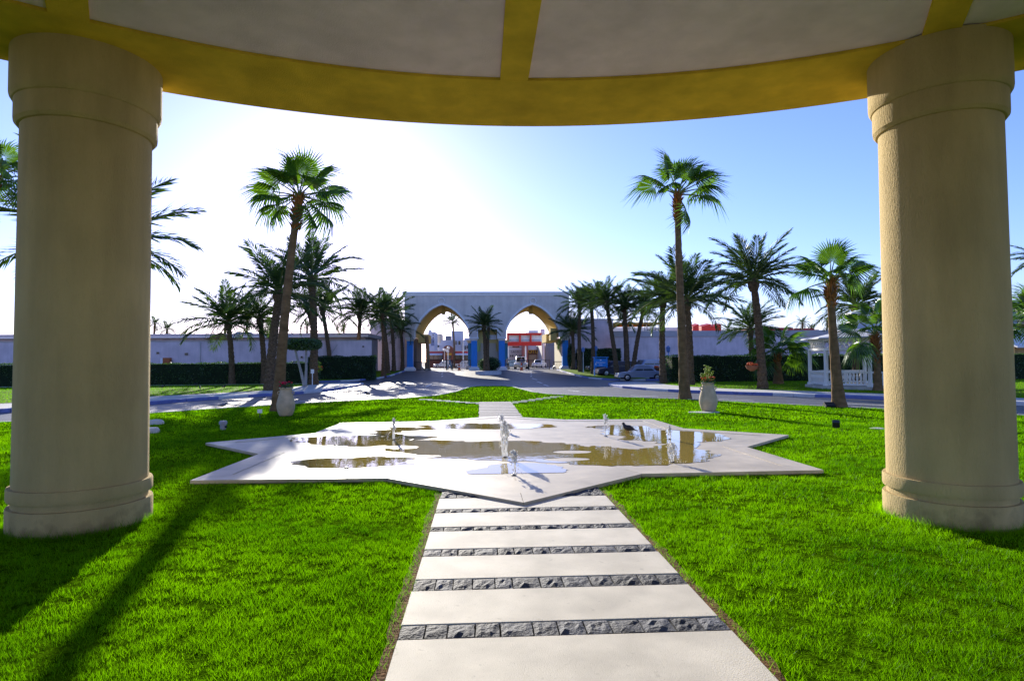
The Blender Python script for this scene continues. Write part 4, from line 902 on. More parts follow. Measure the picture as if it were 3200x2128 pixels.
for x0, x1 in ((665, 940), (1200, 1500)):
    for i in range(3): xa_ = x0 + (x1 - x0) * i / 3; bbox('shop_window', M_DARK, t, za, xa_ + 4, 852, xa_ + (x1 - x0) / 3 - 4, 935, 119.6, .2)
    a, c = PY(*za(x0, 812), 119.8), PY(*za(x1, 846), 119.8); b = MB(); b.add([(a.x, 119.8, a.z), (c.x, 119.8, a.z), (c.x, 118.3, c.z), (a.x, 118.3, c.z), (a.x, 119.8, a.z - .06), (c.x, 119.8, a.z - .06), (c.x, 118.3, c.z - .06), (a.x, 118.3, c.z - .06)], [(0, 1, 2, 3), (7, 6, 5, 4), (3, 2, 6, 7), (0, 3, 7, 4), (1, 5, 6, 2)]); b.build('awning', M_WHITE, t)
# domed brown kiosk
a, c = PY(*za(945, 650), 117), PY(*za(1152, 930), 117); ks = thing('domed_kiosk', 'brown barrel-roofed kiosk with a yellow sign on the plaza', 'kiosk', ((a.x + c.x) / 2, 118, ZG))
n = 12; h0 = PY(*za(945, 735), 117).z; b = MB(); b.prismy([(a.x, ZG), (c.x, ZG)] + [((a.x + c.x) / 2 + (c.x - a.x) / 2 * math.cos(math.pi * i / n), h0 + (a.z - h0) * math.sin(math.pi * i / n)) for i in range(n + 1)], 117, 121); b.build('shell', M_BRICK, ks)
bbox('sign_board', mat('yellow_sign', (.65, .33, .02), .5), ks, za, 1015, 808, 1128, 850, 116.9, .08); bbox('entrance', M_DARK, ks, za, 1030, 855, 1110, 930, 116.95, .04)
# right arch
gn = thing('red_gantry', 'red steel footbridge frame with three white panels seen through one gate arch', 'footbridge', (PY(*zb_(870, 650), 112).x, 112, ZG))
for x0, y0, x1, y1 in ((555, 398, 1262, 440), (490, 578, 1262, 652), (555, 440, 592, 578), (802, 440, 838, 578), (1024, 440, 1058, 578)): bbox('girder', M_RED, gn, zb_, x0, y0, x1, y1, 112, 1.6)
for x0, x1 in ((592, 802), (838, 1024), (1058, 1262)):
    bbox('panel', mat('panel_white', (.72, .76, .80), .4), gn, zb_, x0, 440, x1, 578, 112.6, .1); bbox('panel_band', mat('panel_blue', (.40, .52, .62), .4), gn, zb_, x0 + 12, 528, x1 - 12, 560, 112.5, .08)
bbox('post', M_WHITE, gn, zb_, 560, 652, 592, 900, 112.4, .5, True); bbox('post', M_WHITE, gn, zb_, 925, 652, 950, 760, 112.4, .5, True)
for x in (575, 815, 1250): p = PY(*zb_(x, 396), 112.4); b = MB(); b.tube([(p.x, 112.4, p.z - .05), (p.x, 112.4, p.z + .5)], .05, 6); b.build('finial', M_RED, gn)
t = town('mall_tower', 'tall narrow beige and glass tower at the end of the red footbridge', zb_, 118, [('wall', 1262, 330, 1332, 930, M_BEI, 8, True), ('wall', 1245, 312, 1322, 395, M_LIL, 6, False), ('column', 1290, 395, 1312, 930, M_WHITE, .4, True)])
t = town('glass_building', 'dark blue glazed building behind the pier of the footbridge arch', zb_, 124, [('wall', 1338, 440, 1560, 940, mat('blue_glass', (.04, .07, .16), .15, .1, 1, spec=.6), 9, True), ('roof_edge', 1330, 432, 1565, 446, M_BEI, 9, False)])
for i in range(5): bbox('mullion', M_LIL, t, zb_, 1352 + i * 22, 446, 1356 + i * 22, 930, 123.8, .1)
t = town('shop_house', 'beige shop house with arched windows beyond the two men', zb_, 128, [('wall', 500, 655, 865, 940, M_BEI, 9, True), ('cornice', 500, 720, 865, 734, M_WHITE, 9, False), ('wall', 590, 480, 700, 660, M_LIL, 9, False), ('wall', 1000, 345, 1200, 400, M_LIL, 9, False)])
for i, x in enumerate((620, 660, 740, 790, 830)): bbox('window', M_DARK, t, zb_, x, 845, x + 22, 885, 127.8, .1)
bbox('window', M_DARK, t, zb_, 665, 665, 805, 690, 127.8, .1)
t = town('red_shop', 'salmon-red shop front beside the yellow-lettered shop', zb_, 125, [('wall', 868, 655, 985, 940, mat('salmon', (.50, .19, .14), .85), 9, True), ('door', 905, 830, 945, 930, M_DARK, .2, True)])
t = town('lettered_shop', 'brown shop with yellow lettering under the red footbridge', zb_, 126, [('wall', 985, 740, 1175, 940, mat('shop_brown', (.20, .11, .06), .8), 9, True), ('shop_window', 1000, 845, 1160, 920, mat('lit_glass', (.45, .36, .22), .3), .2, True), ('wall', 950, 655, 1160, 742, M_LIL, 9, False), ('wall', 1175, 655, 1290, 940, M_BEI, 9, True), ('window', 1205, 840, 1245, 890, M_DARK, .2, False)])
def text(body, m, parent, loc, size, name='lettering'):
    cu = bpy.data.curves.new(name, 'FONT'); cu.body = body; cu.size = size; cu.align_x = 'CENTER'; cu.extrude = .01
    o = bpy.data.objects.new(name, cu); COL.objects.link(o); o.rotation_euler = (math.pi / 2, 0, 0)
    dg = bpy.context.evaluated_depsgraph_get(); me = bpy.data.meshes.new_from_object(o.evaluated_get(dg)); bpy.data.objects.remove(o); me.materials.append(m)
    q = link(name, me, parent, Vector(loc) - wloc(parent), (math.pi / 2, 0, 0)); return q
p = PY(*zb_(1088, 808), 125.5); text('LOTUS', mat('yellow_letters', (.85, .55, .03), .5), t, (p.x, 125.75, p.z), 1.0)
p = PY(*zb_(735, 800), 127.5); text('LACELI', M_DARK, [o for o in bpy.data.objects if o.name == 'shop_house'][0], (p.x, 127.75, p.z), .62)
# plaza furniture
p = PY(*za(1361, 920), 108); fl = thing('flagpole', 'tall white flagpole on the plaza seen through the flagpole arch', 'flagpole', (p.x, 108, ZG)); b = MB(); b.tube([(p.x, 108, ZG), (p.x, 108, PY(*za(1361, 350), 108).z)], [.13, .07], 8); b.build('pole', M_WHITE, fl); wallbox('footing', M_WHITE, p.x - .5, p.x + .5, 107.5, 108.5, ZG, ZG + .35, fl)
for i, (x, y, lab) in enumerate(((975, 745, 'globe street lamp standing clear of the kiosk front'), (1055, 705, 'tallest globe street lamp before the kiosk'), (1040, 770, 'lowest globe street lamp before the kiosk'))):
    Y = 100 + 3 * i; p = PY(*za(x, y), Y); r = thing('street_lamp', lab, 'street lamp', (p.x, Y, ZG), 'globe lamps on the plaza'); b = MB(); b.tube([(p.x, Y, ZG), (p.x, Y, p.z - .15)], .05, 6); b.build('post', M_WHITE, r); b = MB(); b.ball((p.x, Y, p.z), .28, None, 10, 6); b.build('globe', M_WHITE, r, True)
p = PY(*z2(575, 700), 84); r = thing('timber_post', 'rough brown palm-log post beside the pier of the flagpole arch', 'post', (p.x, 84, ZG)); trunk_mesh((p.x + .15, 84, ZG - .05), (p.x, 84, gz(520)), .3, .24, 'date', None, 10).build('log', mat('log_brown', (.36, .24, .13), .9, .2, 3), r); wallbox('stone_foot', M_BEI, p.x - .35, p.x + .55, 83.6, 84.4, ZG - .02, ZG + .25, r)

# ================================================================== behind the parapet wall
Yq = 92
t = thing('roof_terrace', 'white terrace building with an ochre canopy behind the parapet wall', 'building', (PY(1990, 1040, Yq).x, Yq, 0))
def pbox(name, m, x0, y0, x1, y1, Y, dep, parent, ground=False): a, c = PY(x0, y0, Y), PY(x1, y1, Y); return wallbox(name, m, a.x, c.x, Y, Y + dep, 0 if ground else c.z, a.z, parent)
pbox('wall', M_BWHITE, 1910, 1024, 2180, 1060, Yq, 8, t, True); pbox('canopy', mat('ochre_canopy', (.45, .27, .05), .8), 1915, 1008, 2068, 1013, Yq - .6, 7, t); pbox('canopy_valance', mat('orange_valance', (.62, .18, .03), .8), 1915, 1014, 2010, 1022, Yq + .3, .1, t)
for x in (1925, 1975, 2020, 2060): pbox('canopy_post', M_WHITE, x, 1013, x + 3, 1025, Yq + .1, .12, t)
for i, (x0, x1, lab) in enumerate(((2165, 2184, 'small red awning sail above the parapet wall'), (2192, 2222, 'red fabric sail with a sloping edge above the parapet wall'), (2222, 2254, 'largest red fabric sail above the parapet wall'))):
    a, c = PY(x0, 1015, 88), PY(x1, 1034, 88); r = thing('red_sail', lab, 'awning', ((a.x + c.x) / 2, 88, 0), 'red sails behind the parapet wall'); b = MB(); b.add([(a.x, 88, c.z - .3), (c.x, 88, c.z - .3), (c.x, 88, a.z + .1), (a.x, 88, a.z - .25), (a.x, 89.6, c.z - .3), (c.x, 89.6, c.z - .3), (c.x, 89.6, a.z + .3), (a.x, 89.6, a.z)], [(0, 1, 2, 3), (5, 4, 7, 6), (3, 2, 6, 7), (1, 5, 6, 2), (0, 3, 7, 4)]); b.build('fabric', M_RED, r)
    b = MB(); b.tube([((a.x + c.x) / 2, 88.8, 0), ((a.x + c.x) / 2, 88.8, c.z)], .06, 6); b.build('mast', M_WHITE, r)
t = thing('low_hall', 'long low hall with a dark red roof band behind the parapet wall', 'building', (PY(2460, 1040, 96).x, 96, 0)); pbox('wall', M_BEI, 2370, 1030, 2560, 1060, 96, 8, t, True); pbox('roof_band', mat('maroon', (.22, .02, .03), .7), 2368, 1024, 2478, 1032, 95.8, 8.5, t); pbox('roof_band', mat('maroon', (.22, .02, .03), .7), 2482, 1026, 2545, 1032, 95.8, 8.5, t)
t = thing('scaffold_tower', 'thin steel scaffold tower rising behind the parapet wall', 'scaffold', (PY(2040, 1040, 86).x, 86, 0)); b = MB()
pa_, pc_ = PY(2022, 968, 86), PY(2058, 1030, 86)
for x in (pa_.x, pc_.x):
    for y in (86, 87.4): b.tube([(x, y, 0), (x, y, pa_.z)], .035, 5)
b.build('uprights', M_IRON, t)['kind'] = 'stuff'; b = MB()
for i in range(7):
    z = pc_.z + (pa_.z - pc_.z) * i / 6
    for y in (86, 87.4): b.tube([(pa_.x, y, z), (pc_.x, y, z)], .025, 5)
    if i < 6: z2_ = pc_.z + (pa_.z - pc_.z) * (i + 1) / 6; b.tube([(pa_.x if i % 2 else pc_.x, 86, z), (pc_.x if i % 2 else pa_.x, 86, z2_)], .02, 5)
b.build('ledgers', M_IRON, t)['kind'] = 'stuff'
# building beyond the sun-edged portico column
t = thing('hotel_wing', 'grey hotel wing with a pale lean-to roof beyond the sun-edged portico column', 'building', (PY(3230, 1100, 62).x, 62, 0)); a = PY(3120, 937, 62)
wallbox('wall', mat('slate_render', (.30, .33, .38), .9), a.x, a.x + 30, 62, 74, 0, a.z, t); p = PY(3140, 1026, 58); q = PY(3140, 1082, 56); wallbox('lower_wall', mat('tan_orange', (.45, .30, .13), .9, .2, 2), p.x, p.x + 20, 57, 61.9, 0, q.z, t)
b = MB(); x0 = p.x - .4; b.add([(x0, 56.2, q.z), (x0 + 21, 56.2, q.z), (x0 + 21, 61.9, p.z + .2), (x0, 61.9, p.z + .2), (x0, 56.2, q.z - .15), (x0 + 21, 56.2, q.z - .15), (x0 + 21, 61.9, p.z), (x0, 61.9, p.z)], [(0, 1, 2, 3), (7, 6, 5, 4), (0, 4, 5, 1), (0, 3, 7, 4)]); b.build('lean_to_roof', M_BWHITE, t)
for i in range(4): wallbox('window', M_DARK, a.x + 2 + i * 4, a.x + 4 + i * 4, 61.95, 62.05, a.z - 3, a.z - 1.4, t)

# ================================================================== gazebo
p0 = GG(2583, 1222); Rg = 3.0; NG = 8; dirFL = R(194.5)
gc = Vector((p0.x - Rg * math.cos(dirFL), p0.y - Rg * math.sin(dirFL), .12))
gz_ = thing('gazebo', 'white octagonal garden gazebo with lattice frieze and baluster railing', 'gazebo', (gc.x, gc.y, 0))
hexv = [Vector((gc.x + Rg * math.cos(dirFL + i * 2 * math.pi / NG), gc.y + Rg * math.sin(dirFL + i * 2 * math.pi / NG), 0)) for i in range(NG)]
ZP = 2.32; zf = .30
b = MB(); b.prism([(gc.x + (v.x - gc.x) * 1.1, gc.y + (v.y - gc.y) * 1.1) for v in hexv], .1, zf); b.build('floor', M_CONC, gz_)
for v in hexv:
    b = MB(); b.box((v.x, v.y, (zf + ZP) / 2), (.15, .15, ZP - zf), dirFL); po = b.build('post', M_WHITE, gz_); b = MB(); b.box((v.x, v.y, zf + .07), (.24, .24, .14), dirFL); b.build('post_foot', M_WHITE, po)
bal = MB(); bal.lathe([(.045, 0), (.045, .04), (.028, .07), (.03, .15), (.062, .27), (.064, .34), (.035, .46), (.028, .52), (.045, .56), (.045, .60)], (0, 0, 0), 8); bo = bal.build('baluster', M_WHITE); bme = bo.data; bpy.data.objects.remove(bo)
for i in range(NG):
    a, c = hexv[i], hexv[(i + 1) % NG]; d = c - a; L_ = d.length; u = d.normalized(); rz = math.atan2(d.y, d.x); mdp = (a + c) / 2
    b = MB(); b.box((mdp.x, mdp.y, ZP + .06), (L_ + .1, .16, .13), rz); b.build('beam', M_WHITE, gz_)
    b = MB(); b.box((mdp.x, mdp.y, ZP + .60), (L_ + .14, .18, .10), rz); b.build('beam', M_WHITE, gz_)
    n = 7                                                   # lattice frieze: crossing bars
    for k in range(n):
        for s in (1, -1):
            q0 = a + u * (.12 + (L_ - .24) * k / n); q1 = a + u * (.12 + (L_ - .24) * (k + 1) / n); off = Vector((u.y, -u.x, 0)) * (.03 * s)
            zA, zB = (ZP + .13, ZP + .55) if s > 0 else (ZP + .55, ZP + .13); b = MB(); b.tube([(q0.x + off.x, q0.y + off.y, zA), (q1.x + off.x, q1.y + off.y, zB)], .028, 4); b.build('lattice_bar', M_WHITE, gz_)
    if i == 4: continue                                     # way in at the back
    for zr_, h in ((zf + .10, .08), (zf + .78, .09)): b = MB(); b.box((mdp.x, mdp.y, zr_), (L_ - .14, .11, h), rz); b.build('rail', M_WHITE, gz_)
    n = 10
    for k in range(n): q = a + u * (.16 + (L_ - .32) * (k + .5) / n); link('baluster', bme, gz_, Vector((q.x, q.y, zf + .14)) - wloc(gz_))
b = MB(); rr = [(1.17, ZP + .66), (1.15, ZP + .72), (.92, ZP + .82), (.68, ZP + .98), (.48, ZP + 1.22), (.36, ZP + 1.48), (.33, ZP + 1.6)]; b.lathe([(Rg * r, z) for r, z in rr], (gc.x, gc.y, 0), NG, None, 0, dirFL); b.build('roof', mat('pale_grey_roof', (.62, .62, .64), .6, .05, 2), gz_)
b = MB(); b.lathe([(1.02, ZP + 1.6), (1.02, ZP + 1.68), (.92, ZP + 1.69), (.92, ZP + 2.05), (1.06, ZP + 2.07), (1.06, ZP + 2.18), (.5, ZP + 2.36), (.1, ZP + 2.42)], (gc.x, gc.y, 0), NG, None, 0, dirFL); b.build('cupola', M_WHITE, gz_)
# ================================================================== cars
def car(label, loc, rz, col, L=4.4, Wd=1.72, H=1.44, kind='sedan', name='parked_car', group='parked and passing cars'):
    r = thing(name, label, 'car', loc, group, rz); pm = mat('car_paint_' + '%02d%02d%02d' % tuple(int(99 * c) for c in col), col, .3, .02, 2, spec=.6, metal=.3)
    x = lambda t: (t - .5) * L
    if kind == 'sedan': low = [(0, .30), (.01, .62), (.05, .72), (.25, .82), (.80, .86), (.97, .80), (1, .60), (.99, .30)]; cab = [(.25, .82), (.37, .945), (.43, 1), (.60, 1), (.68, .95), (.82, .86)]
    else: low = [(0, .32), (.01, .72), (.05, .82), (.24, .94), (.96, .96), (1, .8), (.995, .32)]; cab = [(.22, .93), (.33, .98 * H), (.38, H), (.86, H), (.92, H * .96), (.97, .95)]
    cabz = [(t, z * H if (kind == 'sedan' and z > .9) else z) for t, z in cab]
    def loft(prof, ws, b):                                  # side profile lofted over several half-widths
        n = len(prof); k = len(ws); vs = []
        for (w, inset_) in ws:
            cx_ = sum(p[0] for p in prof) / n; vs += [(x(cx_ + (t - cx_) * (1 - inset_)), w, z if zlow(z) else z - inset_ * .35) for t, z in prof]
        fs = [tuple(range(n)), tuple(reversed(range((k - 1) * n, k * n)))]
        for j in range(k - 1):
            for i in range(n): fs.append((j * n + i, j * n + (i + 1) % n, (j + 1) * n + (i + 1) % n, (j + 1) * n + i))
        b.add(vs, [tuple(reversed(f)) for f in fs])
    zlow = lambda z: z < .4
    w = Wd / 2
    b = MB(); loft(low, [(-w, .05), (-w * .96, .015), (-w * .7, 0), (w * .7, 0), (w * .96, .015), (w, .05)], b); body = b.build('body', pm, r, local=True); autosmooth(body, 40)
    b = MB(); loft(cabz, [(-w * .80, .13), (-w * .74, .04), (-w * .4, 0), (w * .4, 0), (w * .74, .04), (w * .80, .13)], b); cb = b.build('cabin', pm, r, local=True); autosmooth(cb, 40)
    t0, t1 = cabz[0], cabz[-1]; zt = max(z for _, z in cabz); zb = max(t0[1], t1[1]) + .03
    for s in (-1, 1):                                       # side glass: two panes a side
        y = s * (w * .80 + .012); fr = (cabz[0][0] + .10 * (1 if kind == 'sedan' else .7), cabz[2][0] + .03); ms = (cabz[2][0] + cabz[3][0]) / 2 + .01
        for (ta, tb, tc, td) in ((fr[0], ms - .008, ms - .008, fr[1]), (ms + .008, cabz[-1][0] - .06, cabz[3][0], ms + .008)):
            b = MB(); q = [(x(ta), y, zb + .02), (x(tb), y, zb + .02), (x(tc), y - s * .035, zt - .10), (x(td), y - s * .035, zt - .10)]; q2 = [(p[0], p[1] - s * .02, p[2]) for p in q]
            b.add(q + q2, [(0, 1, 2, 3), (7, 6, 5, 4), (0, 4, 5, 1), (1, 5, 6, 2), (2, 6, 7, 3), (3, 7, 4, 0)]); b.build('side_window', M_DARK, r, local=True)
        for t in (.5, .68): b = MB(); b.box((x(t), s * (w + .005), .74), (.16, .03, .035)); b.build('door_handle', pm, r, local=True)
        b = MB(); b.box((x(.31), s * (w + .06), .92), (.10, .16, .12)); b.build('mirror', pm, r, local=True)
        for t, m, nm in ((.012, mat('headlamp', (.75, .78, .8), .15, .02), 'headlight'), (.985, M_RED, 'tail_light')): b = MB(); b.box((x(t), s * w * .72, .64), (.10, .34, .13)); b.build(nm, m, r, local=True)
    for ta, tb, nm in ((0, 1, 'windscreen'), (-1, -2, 'rear_window')):
        A, B = cabz[ta], cabz[tb]; A = (A[0] * .78 + B[0] * .22, A[1] * .78 + B[1] * .22); dx = (B[1] - A[1]); o = (-.02 if ta == 0 else .02)
        b = MB(); b.add([(x(A[0]) + o, -w * .68, A[1]), (x(A[0]) + o, w * .68, A[1]), (x(B[0]) + o, w * .58, B[1] - .01), (x(B[0]) + o, -w * .58, B[1] - .01)], [(0, 1, 2, 3)]); b.build(nm, M_DARK, r, local=True)
    rad = .31 if kind == 'sedan' else .36
    for t in (.185, .80):
        for s in (-1, 1):
            b = MB(); yy_ = s * (w - .10); n = 18
            prof = [(rad * .62, -.10), (rad * .96, -.10), (rad, -.07), (rad, .07), (rad * .96, .10), (rad * .62, .10)]
            b.lathe(prof, (0, 0, 0), n); b.v = [(x(t) + v[0], yy_ + v[2] + s * .05, rad + v[1]) for v in b.v]; wh = b.build('wheel', M_BLACK, r, local=True)
            b = MB(); b.lathe([(rad * .60, 0), (rad * .58, .02), (rad * .2, .035), (rad * .12, .03)], (0, 0, 0), 10); b.v = [(x(t) + v[0], yy_ + s * (.155 + v[2]), rad + v[1]) for v in b.v]; b.build('rim', mat('alloy', (.5, .5, .52), .3, .05, 3, metal=.8), wh, local=True)
    for t, nm in ((0.002, 'front_bumper'), (.998, 'rear_bumper')): b = MB(); b.box((x(t), 0, .42), (.10, Wd * .92, .2)); b.build(nm, pm, r, local=True)
    b = MB(); b.box((x(1.0) + .055, 0, .58), (.01, .42, .11)); b.build('number_plate', M_WHITE, r, local=True)
    return r
p = GG(2004, 1190); car('silver-blue saloon parked behind the tilted date palms', (p.x + .2, p.y + 1.0, 0), R(-2), (.30, .34, .44), 4.35)
p = GG(1946, 1181); car('dark navy estate car parked beyond the silver saloon', (p.x + .1, p.y + 3.5, zg(p.y + 3)), R(8), (.02, .022, .05), 4.5, 1.8, 1.6, 'suv')
p = GG(1889, 1176); car('black car half hidden behind the blue hotel sign', (p.x + 1.8, p.y + 8.5, zg(p.y + 8)), R(4), (.012, .012, .014), 4.4)
p = GG(2052, 1181); car('pale blue car behind the silver saloon beside the wall', (p.x + 1.2, p.y + 8, zg(p.y + 8)), R(20), (.32, .36, .50), 4.4, 1.75, 1.6, 'suv')
p = PY(*zb_(845, 1050), 93); car('white off-road car waiting beyond the barrier under the footbridge arch', (p.x, 93.5, ZG), R(82), (.72, .72, .72), 4.6, 1.85, 1.85, 'suv', 'waiting_car')
p = PY(*zb_(1222, 945), 108); car('white saloon standing by the mall tower', (p.x, 109, ZG), R(70), (.70, .70, .72), 4.4)
p = PY(*zb_(690, 945), 108); car('light blue saloon crossing the plaza behind the leaning guard', (p.x, 110, ZG), R(0), (.35, .50, .60), 4.3)
p = PY(*za(950, 940), 106); car('white car parked before the brown shop row on the timber-post side of the kiosk', (p.x, 112, ZG), R(3), (.72, .71, .70), 4.3)
p = PY(*za(1390, 945), 106); car('white car parked before the brown shop row by the flagpole', (p.x, 112, ZG), R(-4), (.66, .66, .66), 4.4)

# ================================================================== people at the gate
def person(label, loc, rz, H, shirt, trous, skin=(.30, .17, .10), arms=((.10, .28, .95), (.10, -.28, .95)), stride=.08):
    r = thing('person', label, 'person', loc, None, rz); s = H / 1.75
    V = [(0, 0, .95), (0, 0, 1.15), (0, 0, 1.40), (.01, 0, 1.50), (.02, 0, 1.58), (.02, 0, 1.70), (0, .10, .90), (stride, .10, .48), (stride * .6, .11, .08), (stride * .6 + .13, .12, .04), (0, -.10, .90), (-stride, -.10, .48), (-stride * 1.4, -.11, .08), (-stride * 1.4 + .13, -.12, .04), (0, .18, 1.40), (0, .24, 1.15), (arms[0][0], arms[0][1], arms[0][2]), (arms[0][0] + .03, arms[0][1], arms[0][2] - .12), (0, -.18, 1.40), (0, -.24, 1.15), (arms[1][0], arms[1][1], arms[1][2]), (arms[1][0] + .03, arms[1][1], arms[1][2] - .12)]
    E_ = [(0, 1), (1, 2), (2, 3), (3, 4), (4, 5), (0, 6), (6, 7), (7, 8), (8, 9), (0, 10), (10, 11), (11, 12), (12, 13), (2, 14), (14, 15), (15, 16), (16, 17), (2, 18), (18, 19), (19, 20), (20, 21)]
    rad = [(.15, .11)] + [(.155, .11), (.16, .11), (.06, .06), (.085, .075), (.085, .08), (.095, .095), (.065, .065), (.045, .045), (.035, .03), (.095, .095), (.065, .065), (.045, .045), (.035, .03), (.065, .065), (.05, .05), (.038, .038), (.03, .02), (.065, .065), (.05, .05), (.038, .038), (.03, .02)]
    me = bpy.data.meshes.new('body'); me.from_pydata([(v[0] * s, v[1] * s, v[2] * s) for v in V], E_, []); o = link('body', me, r)
    o.modifiers.new('skin', 'SKIN'); 
    for i, q in enumerate(rad): me.skin_vertices[0].data[i].radius = (q[0] * s, q[1] * s)
    me.skin_vertices[0].data[0].use_root = True; o.modifiers.new('sub', 'SUBSURF').levels = 1
    dg = bpy.context.evaluated_depsgraph_get(); m2 = bpy.data.meshes.new_from_object(o.evaluated_get(dg)); o.modifiers.clear(); o.data = m2
    ms = [mat('cloth_%d%d%d' % tuple(int(99 * c) for c in shirt), shirt, .9), mat('cloth_%d%d%d' % tuple(int(99 * c) for c in trous), trous, .9), mat('skin', skin, .6, .05), mat('hair', (.02, .015, .012), .8)]
    m2.materials.clear()
    for m in ms: m2.materials.append(m)
    for f in m2.polygons:
        z = f.center.z / s; y = abs(f.center.y) / s
        f.material_index = 3 if (z > 1.66 or (z > 1.58 and f.center.x < 0)) else 2 if z > 1.47 or (y > .2 and z < 1.12 and z > .7) else 0 if z > .93 else (3 if z < .07 else 1)
        f.use_smooth = True
    return r
p = PY(*zb_(562, 1100), 84.5); person('guard in pale blue shirt and dark trousers leaning at a barrier', (p.x, 83.4, ZG), R(80), 1.72, (.38, .44, .62), (.03, .03, .035), arms=((.28, .22, 1.08), (.26, -.24, 1.08)), stride=.03)
p = PY(*zb_(845, 1060), 86); person('man in blue-grey shirt standing before the waiting white car', (p.x, 85, ZG), R(85), 1.75, (.26, .30, .48), (.22, .22, .22), stride=.02)
p = PY(*za(1085, 1005), 95); person('pedestrian dressed in bright blue walking beyond the barrier of the flagpole arch', (p.x, 95, ZG), R(-20), 1.75, (.03, .22, .45), (.03, .16, .34), stride=.22)
p = PY(*za(1530, 1000), 92); person('person in dark clothes beside the inner blue column', (p.x - .1, 92, ZG), R(60), 1.7, (.05, .05, .06), (.03, .03, .04))

# ================================================================== street things
def cone(label, px, py, h, Y):
    p = PY(px, py, Y); r = thing('traffic_cone', label, 'traffic cone', (p.x, Y, zg(Y)), 'traffic cones at the barriers'); z = zg(Y); om = mat('cone_orange', (.85, .12, .02), .5)
    wallbox('base', om, p.x - .22, p.x + .22, Y - .22, Y + .22, z, z + .05, r)
    b = MB(); b.lathe([(.17, .05), (.05, h)], (p.x, Y, z), 14); c = b.build('cone', om, r); b = MB(); k = lambda q: .17 - .12 * (q - .05) / (h - .05); b.lathe([(k(h * .45) + .004, h * .45), (k(h * .62) + .004, h * .62)], (p.x, Y, z), 14); b.build('reflective_band', M_WHITE, c)
cone('bright orange traffic cone before the barrier where the men stand', *zb_(847, 1150), 1.0, 78.5); cone('red traffic cone before the barrier of the flagpole arch', *za(1276, 1130), .85, 81.2)
# blue hotel sign
p = GG(1858, 1177); q = PY(1897, 1170, p.y); zz = zg(p.y); sg = thing('hotel_sign', 'bright blue two-post sign board with white lettering beside the parked cars', 'sign', ((p.x + q.x) / 2, p.y, zz)); zT = PY(1870, 1118, p.y).z; zB = PY(1870, 1146, p.y).z
for x in (p.x, q.x): wallbox('post', M_BLUE, x - .06, x + .06, p.y - .06, p.y + .06, zz - .02, zT, sg)
bd = wallbox('board', M_BLUE, p.x + .062, q.x - .062, p.y - .04, p.y + .04, zB, zT - .12, sg); wallbox('cap', M_BLUE, p.x - .16, q.x + .16, p.y - .12, p.y + .12, zT + .002, zT + .09, sg)
xm = (p.x + q.x) / 2; M_LETT = mat('sign_white', (.75, .82, .9), .5)
text('Reception', M_LETT, sg, (xm, p.y - .052, zB + (zT - zB) * .40), .24); text('Exit', M_LETT, sg, (xm, p.y - .052, zB + (zT - zB) * .14), .22)
b = MB(); b.ball((xm, p.y - .045, zB + (zT - zB) * .74), (.09, .008, .06), None, 10, 6); b.build('emblem', M_LETT, sg)
b = MB(); b.box((p.x + .14, p.y - .046, zB + (zT - zB) * .30), (.09, .01, .2)); b.build('pictogram', M_LETT, sg)
# blue lamp posts
for i, (px, yt, yb, lab) in enumerate(((1863, 1082, 1172, 'blue lantern post behind the hotel sign'), (1823, 1086, 1166, 'pale lantern post before the dark bush'), (2090, 1082, 1190, 'blue double-armed lantern post at the end of the gazebo hedge'))):
    p = GG(px, yb); r = thing('lamp_post', lab, 'lamp post', p, 'garden lantern posts'); zt = PY(px, yt, p.y).z; lm = M_BLUE if i != 1 else M_KERBW
    b = MB(); b.lathe([(.12, 0), (.12, .12), (.06, .2), (.04, .9), (.035, zt - p.z - .5)], p, 10); b.build('post', lm, r); b = MB(); b.lathe([(.04, 0), (.16, .08), (.2, .4), (.22, .42), (.05, .6)], (p.x, p.y, zt - .55), 6); b.build('lantern', mat('lantern_blue', (.12, .22, .5), .3), r)
# small white sign on a stake
p = GG(976, 1208); zt = PY(976, 1154, p.y).z; r = thing('small_sign', 'small blank white sign on a thin post beside the thick date palm', 'sign', p); wallbox('post', M_WHITE, p.x - .025, p.x + .025, p.y - .025, p.y + .025, p.z, zt - .3, r); wallbox('plate', M_WHITE, p.x - .11, p.x + .13, p.y - .035, p.y - .028, zt - .32, zt, r)
# umbrella-clipped tree
p = GG(954, 1214); r = thing('clipped_tree', 'umbrella-clipped tree with a flat green top on two pale leaning stems', 'tree', p); a, c = PY(893, 1060, p.y), PY(1002, 1092, p.y); cm = Vector(((a.x + c.x) / 2, p.y, (a.z + c.z) / 2)); rx, rz_ = (c.x - a.x) / 2, (a.z - c.z) / 2
for tx in (920, 957): q = PY(tx, 1092, p.y); b = MB(); b.tube([p, p.lerp(q, .5) + Vector((.03, 0, 0)), q + Vector((0, 0, .15))], [.13, .09, .07], 8); b.build('stem', mat('pale_bark', (.36, .34, .33), .9, .2, 6), r)
b = MB(); b.lathe([(rx * .86, -rz_ * .8), (rx * .95, -rz_ * .3), (rx * .93, rz_ * .3), (rx * .7, rz_ * .75), (.1, rz_ * .8)], cm, 20); b.build('branches', M_HCORE, r)
k = 4200; th = rng.uniform(0, 6.283, k); ph = rng.uniform(-1, 1, k); rad_ = np.sqrt(np.clip(1 - np.abs(ph) ** 4, 0, 1)) ; cap = rng.random(k) < .45; rad_ = np.where(cap, rad_ * np.sqrt(rng.random(k)), rad_); ph = np.where(cap, np.sign(ph) * (1 - .25 * rad_ ** 2), ph)
